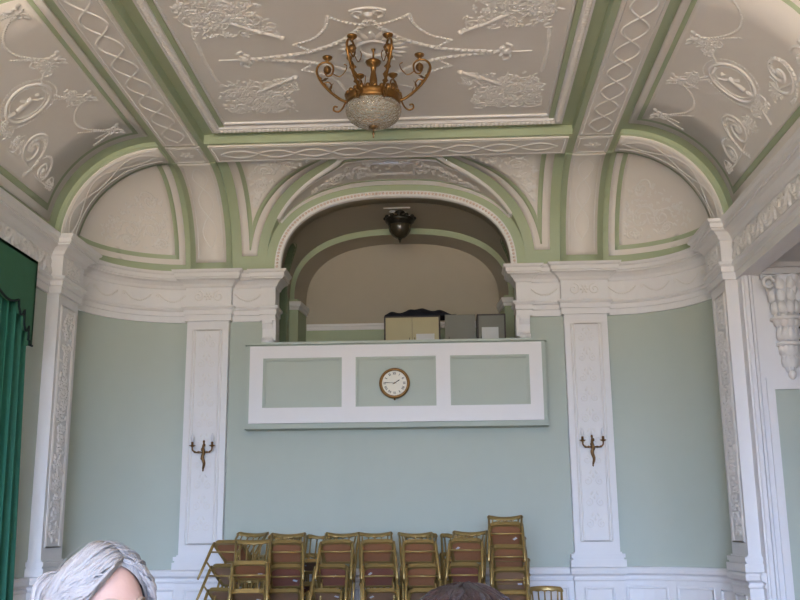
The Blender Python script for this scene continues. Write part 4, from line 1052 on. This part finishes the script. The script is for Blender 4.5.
def person(name, loc, yaw, H, label, hairm, topm, lowm, hairdo):
    e = empty(name, (loc[0], loc[1], 0), label, 'person', None, yaw)
    hz = H - .135               # centre of the head
    k = H / 1.5
    # skeleton grown with a skin modifier
    V = []; E = []; Rr = []
    def j(p_, r_, par=None):
        V.append(p_); Rr.append(r_)
        if par is not None: E.append((par, len(V) - 1))
        return len(V) - 1
    pel = j((0, 0, .80 * k), .125); wa = j((0, .0, .93 * k), .115, pel); chs = j((0, .0, 1.08 * k), .125, wa); nk = j((0, .01, 1.20 * k), .06, chs); nk2 = j((0, .0, hz - .06), .052, nk)
    for sg in (-1, 1):
        sh = j((sg * .15, .01, 1.165 * k), .055, nk); el = j((sg * .20, .03, .92 * k), .042, sh); wr_ = j((sg * .215, -.04, .71 * k), .027, el)
        pa = j((sg * .215, -.055, .66 * k), .027, wr_)
        for f_, (dx, l) in enumerate(((-.022, .06), (-.007, .07), (.008, .066), (.022, .052))):
            a = j((sg * (.215 + .2 * dx), -.058 + dx, .63 * k), .0095, pa); b = j((sg * (.212 + .2 * dx), -.062 + dx, (.63 - l * .55) * k), .0085, a); j((sg * (.205 + .2 * dx), -.066 + dx * .9, (.63 - l) * k), .0075, b)
        a = j((sg * .20, -.085, .655 * k), .011, pa); j((sg * .195, -.10, .62 * k), .009, a)
        hp = j((sg * .085, 0, .74 * k), .09, pel); kn = j((sg * .09, -.01, .42 * k), .06, hp); an = j((sg * .09, .02, .07), .04, kn); j((sg * .10, -.12, .035), .032, an)
    me = bpy.data.meshes.new('body'); me.from_pydata(V, E, []); ob = bpy.data.objects.new('body', me); COL.objects.link(ob)
    md = ob.modifiers.new('skin', 'SKIN'); 
    for v_, r_ in zip(me.skin_vertices[0].data, Rr): v_.radius = (r_, r_)
    me.skin_vertices[0].data[0].use_root = True
    md2 = ob.modifiers.new('sub', 'SUBSURF'); md2.levels = 1; md2.render_levels = 1
    dg = bpy.context.evaluated_depsgraph_get(); ev = ob.evaluated_get(dg); bm_me = bpy.data.meshes.new_from_object(ev)
    mb = MB(); mb.v = [tuple(v_.co) for v_ in bm_me.vertices]; mb.f = [tuple(q.vertices) for q in bm_me.polygons]; mb.sm = [True] * len(mb.f)
    bpy.data.objects.remove(ob)
    mb.grid(lambda u, v: Vector((0, 0, hz)) + head_pt(2 * PI * u - PI, (v - .5) * PI * .998), 96, 72, True, True)
    for sg in (-1, 1): mb.grid(lambda u, v: (sg * (.074 + .014 * sin(PI * v) * (.6 + .4 * cos(2 * PI * u))), .012 + .020 * cos(2 * PI * u) * sin(PI * v), hz - .004 + .032 * -cos(PI * v)), 12, 8, True, True)
    body = mb.build('body', 'skin', e)
    rm = body.modifiers.new('remesh', 'REMESH'); rm.mode = 'VOXEL'; rm.voxel_size = .0055; rm.use_smooth_shade = True
    sm = body.modifiers.new('smooth', 'SMOOTH'); sm.iterations = 3; sm.factor = .5
    for sg in (-1, 1):
        p_ = head_pt(sg * .33, .03); mb = MB(); c_ = p_ + HR @ Vector((0, .010, 0)); mb.ball((sg * .031, c_.y, hz + c_.z), (.0125, .0125, .0125), 14, 10); ey = mb.build('eye', 'eyewhite', e)
        mb = MB(); c_ = p_ - HR @ Vector((0, .0005, 0)); mb.ball((sg * .031, c_.y, hz + c_.z), (.006, .003, .006), 12, 6); mb.build('iris', 'iris', ey)
        mb = MB(); P = []
        for q in range(9):
            t = q / 8; az = sg * (.16 + .5 * t); P.append(Vector((0, 0, hz)) + head_pt(az, .29 + .07 * sin(PI * t * .8)) * 1.012)
        mb.tube(P, [.003, .0055, .006, .006, .0055, .005, .004, .003, .0015], 6, True, .6); mb.build('eyebrow', 'brow', e)
        mb = MB(); P = [Vector((0, 0, hz)) + p_ + Vector((sg * .031 - p_.x + .016 * (2 * q / 8 - 1), 0, 0)) + HR @ Vector((0, .004 - .006 * sin(PI * q / 8), .0005 + .0085 * sin(PI * q / 8))) for q in range(9)]; mb.tube(P, .0032, 6); mb.build('eyelid', 'skin', e)
    P = [Vector((0, 0, hz)) + head_pt(-.26 + .52 * q / 8, -.53) * 1.003 for q in range(9)]; mb = MB(); mb.tube(P, [.0015, .004, .005, .0055, .005, .0055, .005, .004, .0015], 6); mb.build('lips', 'lip', e)
    # clothes
    mb = MB()
    TP = [(.80, .165, .12), (.88, .150, .115), (.95, .145, .112), (1.05, .158, .122), (1.12, .170, .118), (1.17, .155, .095), (1.205, .09, .07), (1.215, .07, .062)]
    mb.grid(lambda u, v: (TP[int(round(v * 7))][1] * cos(2 * PI * u), .005 + TP[int(round(v * 7))][2] * sin(2 * PI * u), TP[int(round(v * 7))][0] * k), 32, 7, True, True)
    for sg in (-1, 1): mb.tube(crm([Vector((sg * .13, .01, 1.165 * k)), Vector((sg * .165, .012, 1.15 * k)), Vector((sg * .195, .03, .95 * k)), Vector((sg * .214, -.02, .76 * k)), Vector((sg * .215, -.038, .72 * k))], 5), [.062] * 5 + [.064] * 5 + [.054] * 5 + [.042] * 6, 14)
    mb.build('cardigan', topm, e)
    mb = MB(); SK = [(.86, .155, .122), (.80, .175, .13), (.70, .188, .14), (.50, .19, .145), (.34, .195, .155)]
    mb.grid(lambda u, v: (SK[int(round(v * 4))][1] * (1 + .03 * cos(10 * PI * u) * v) * cos(2 * PI * u), SK[int(round(v * 4))][2] * (1 + .03 * cos(10 * PI * u) * v) * sin(2 * PI * u), SK[int(round(v * 4))][0] * k), 60, 4, True, True); mb.build('skirt', lowm, e)
    for sg in (-1, 1):
        mb = MB(); mb.grid(lambda u, v: (sg * .098 + .045 * sin(PI * v) * cos(2 * PI * u), -.045 + .135 * -cos(PI * v) * 1., max(.002, .04 + .05 * sin(PI * v) * sin(2 * PI * u) * (.7 + .3 * v))), 16, 12, True, True); mb.build('shoe', 'shoe', e)
    # hair
    hb = MB(); R = random.Random(17); C0 = Vector((0, 0, hz))
    AZL = [(0, 57), (12, 53), (25, 43), (40, 30), (55, 14), (75, -8), (95, -24), (130, -42), (180, -48)] if hairdo == 'swept' else [(0, 40), (30, 34), (55, 14), (75, -14), (95, -32), (130, -46), (180, -50)]
    def hairline(az):
        d = abs(az) * 180 / PI
        for q in range(len(AZL) - 1):
            if d <= AZL[q + 1][0]: t = (d - AZL[q][0]) / (AZL[q + 1][0] - AZL[q][0]); return (AZL[q][1] + (AZL[q + 1][1] - AZL[q][1]) * t) * PI / 180
        return AZL[-1][1] * PI / 180
    def hp_(az, el, off): 
        p_ = head_pt(az, el); n = p_.normalized(); return C0 + p_ + n * (off + (.030 * max(0, n.y) * max(0, .45 + .55 * n.z) if hairdo == 'swept' else 0))
    hb.grid(lambda u, v: hp_(2 * PI * u - PI, hairline(2 * PI * u - PI) + (PI / 2 - .001 - hairline(2 * PI * u - PI)) * v, .004 + .011 * min(1, v * 5)), 72, 20, True, True)
    def lock(P, r0, seg=5): n = len(P); hb.tube(P, [r0 * (.35 + .65 * sin(PI * min(.98, max(.04, (i + .4) / n)))) for i in range(n)], seg, True, .55)
    def sl(a, b, t):
        w_ = a.angle(b); return (a * sin((1 - t) * w_) + b * sin(t * w_)) / sin(w_) if w_ > 1e-4 else a
    dirv = lambda az, el: Vector((sin(az) * cos(el), -cos(az) * cos(el), sin(el)))
    def fromdir(d, off): return hp_(math.atan2(d.x, -d.y), math.asin(max(-1, min(1, d.z))), off)
    if hairdo == 'swept':
        bun = dirv(PI - .35 * -1, -.05) if False else dirv(-2.35, .05)
        for q in range(330):
            sg = -1 if R.random() < .66 else 1
            t0 = R.random(); st = dirv(.02 * sg, (56 + 80 * t0) * PI / 180) if t0 < .6 else dirv(sg * R.uniform(.15, 1.5), hairline(1.0) + R.uniform(.0, .9))
            az0 = math.atan2(st.x, -st.y)
            en_ = dirv(sg * R.uniform(1.75, 2.7), R.uniform(-.45, .22))
            mid = dirv(sg * (R.uniform(.75, 1.35)), R.uniform(.30, .95) - .25 * (1 - t0)); P = []
            off = .012 + R.uniform(0, .012); wv = R.uniform(-.004, .004)
            for k_ in range(13):
                t = k_ / 12; d = sl(sl(st, mid, t), sl(mid, en_, t), t)
                azk = math.atan2(d.x, -d.y); hl = hairline(azk)
                if math.asin(max(-1, min(1, d.z))) < hl + .02 and abs(azk) < 1.3:
                    d = dirv(azk, hl + .03)
                P.append(fromdir(d, off + wv * sin(9 * t) + .004 * sin(PI * t)))
            lock(P, R.uniform(.0045, .0085))
        # loose bun low behind, on the person's right
        for q in range(70):
            c = C0 + Vector((-.035, .10, .03)); a0 = R.uniform(0, 2 * PI); rr = R.uniform(.022, .046); tl = R.uniform(-.5, .5); P = []
            for k_ in range(14):
                a = a0 + 3.6 * k_ / 13; P.append(c + Vector((rr * cos(a), .030 * sin(a * .5 + tl), rr * 1.15 * sin(a))) + Vector((0, .01 * tl, 0)))
            lock(P, R.uniform(.005, .008))
        hb.ball(C0 + Vector((-.035, .095, .03)), (.042, .036, .048), 14, 10)
        for q in range(46):   # fly-away wisps
            st = dirv(R.uniform(-1.2, 1.2), R.uniform(.9, 1.5)); P = []; o_ = R.uniform(.018, .026); ax_ = R.uniform(-.6, .6)
            for k_ in range(9):
                t = k_ / 8; d = sl(st, dirv(-1.9 + R.uniform(-.02, .02) if ax_ < .2 else 1.6, .5 + ax_), t * .8); P.append(fromdir(d, o_ + .012 * sin(PI * t) * abs(ax_)))
            hb.tube(P, .0004, 4)
    else:
        for q in range(300):
            a = R.uniform(-PI, PI); st = dirv(a, PI / 2 - R.uniform(.0, .25)); P = []; e_ = dirv(a + R.uniform(-.25, .25), hairline(a) + R.uniform(-.02, .35)); off = .012 + R.uniform(0, .01)
            for k_ in range(10): t = k_ / 9; P.append(fromdir(sl(st, e_, t), off + .003 * sin(PI * t)))
            lock(P, R.uniform(.007, .011))
    hb.build('hair', hairm, e, fix=False)
    return e
person('person', (-.104, 2.05), 51 * PI / 180, 1.490, 'person with swept-back silver grey hair, head turned right, at lower left', 'hair', 'cardigan', 'skirt', 'swept')
person('person', (.616, 1.2), 170 * PI / 180, 1.452, 'person of whom only the dark red-brown hair shows, at the bottom edge', 'hairdark', 'skirt', 'skirt', 'short')

# ------------------------------------------------------------------ light: daylight through the windows
def area(name, loc, rot, sx, sy, power, col):
    l = bpy.data.lights.new(name, 'AREA'); l.shape = 'RECTANGLE'; l.size = sx; l.size_y = sy; l.energy = power; l.color = col
    o_ = bpy.data.objects.new(name, l); COL.objects.link(o_); o_.location = loc; o_.rotation_euler = rot; l.cycles.is_portal = True; return o_
for h in FW: area('daylight', ((h[0] + h[1]) / 2, YR - .1, (h[2] + h[3]) / 2), (PI / 2, 0, 0), h[1] - h[0], h[3] - h[2], 1, (1, 1, 1))
area('daylight', (-XW - .1, -6.3, 2.45), (PI / 2, 0, -PI / 2), .8, 3.1, 1, (1, 1, 1))
area('daylight', (XW + .1, -6.3, 2.45), (PI / 2, 0, PI / 2), .8, 3.1, 1, (1, 1, 1))  # portal of the added right-hand opening
wd = bpy.data.worlds.new('sky'); SC.world = wd; wd.use_nodes = True
nt = wd.node_tree; bg = nt.nodes['Background']
tc = nt.nodes.new('ShaderNodeTexCoord'); sp = nt.nodes.new('ShaderNodeSeparateXYZ'); mr = nt.nodes.new('ShaderNodeMapRange')
mr.inputs['From Min'].default_value = -1; mr.inputs['From Max'].default_value = 1
cr = nt.nodes.new('ShaderNodeValToRGB'); el = cr.color_ramp.elements
# added bands: bright ground to lift ceiling, dark horizon to dim walls; overcast sky above
STOPS = [(-1., (1.12, .92, .69)), (-.22, (1.12, .92, .69)), (-.09, (.28, .25, .20)), (-.03, (.27, .26, .22)), (.05, (.62, .92, 1.52)), (1., (.62, .92, 1.52))]
while len(el) < len(STOPS): el.new(.5)
for e_, (z_, c_) in zip(el, STOPS): e_.position = (z_ + 1) / 2; e_.color = (*c_, 1)
nt.links.new(tc.outputs['Generated'], sp.inputs[0]); nt.links.new(sp.outputs['Z'], mr.inputs['Value']); nt.links.new(mr.outputs['Result'], cr.inputs['Fac']); nt.links.new(cr.outputs['Color'], bg.inputs['Color'])
bg.inputs['Strength'].default_value = 47

# ------------------------------------------------------------------ camera
cam = bpy.data.cameras.new('camera'); co = bpy.data.objects.new('camera', cam); COL.objects.link(co); SC.camera = co
cam.sensor_width = 36; cam.sensor_fit = 'HORIZONTAL'; cam.lens = 988.07 / 800 * 36; cam.clip_start = .05; cam.clip_end = 100
PIT, YAW, ROL = .2267, .0475, .0088
fw = Vector((-sin(YAW) * cos(PIT), cos(YAW) * cos(PIT), sin(PIT))); rt = Vector((cos(YAW), sin(YAW), 0)); up = rt.cross(fw)
# picture is turned by ROL (right side up)
r2 = rt * cos(ROL) - up * sin(ROL); u2 = up * cos(ROL) + rt * sin(ROL)
m = Matrix((( r2.x, u2.x, -fw.x, .6017), (r2.y, u2.y, -fw.y, 0), (r2.z, u2.z, -fw.z, 1.52), (0, 0, 0, 1)))
co.matrix_world = m
vs = SC.view_settings; vs.view_transform = 'Standard'; vs.look = 'None'; vs.gamma = 1; vs.use_curve_mapping = False; vs.exposure = -0.22
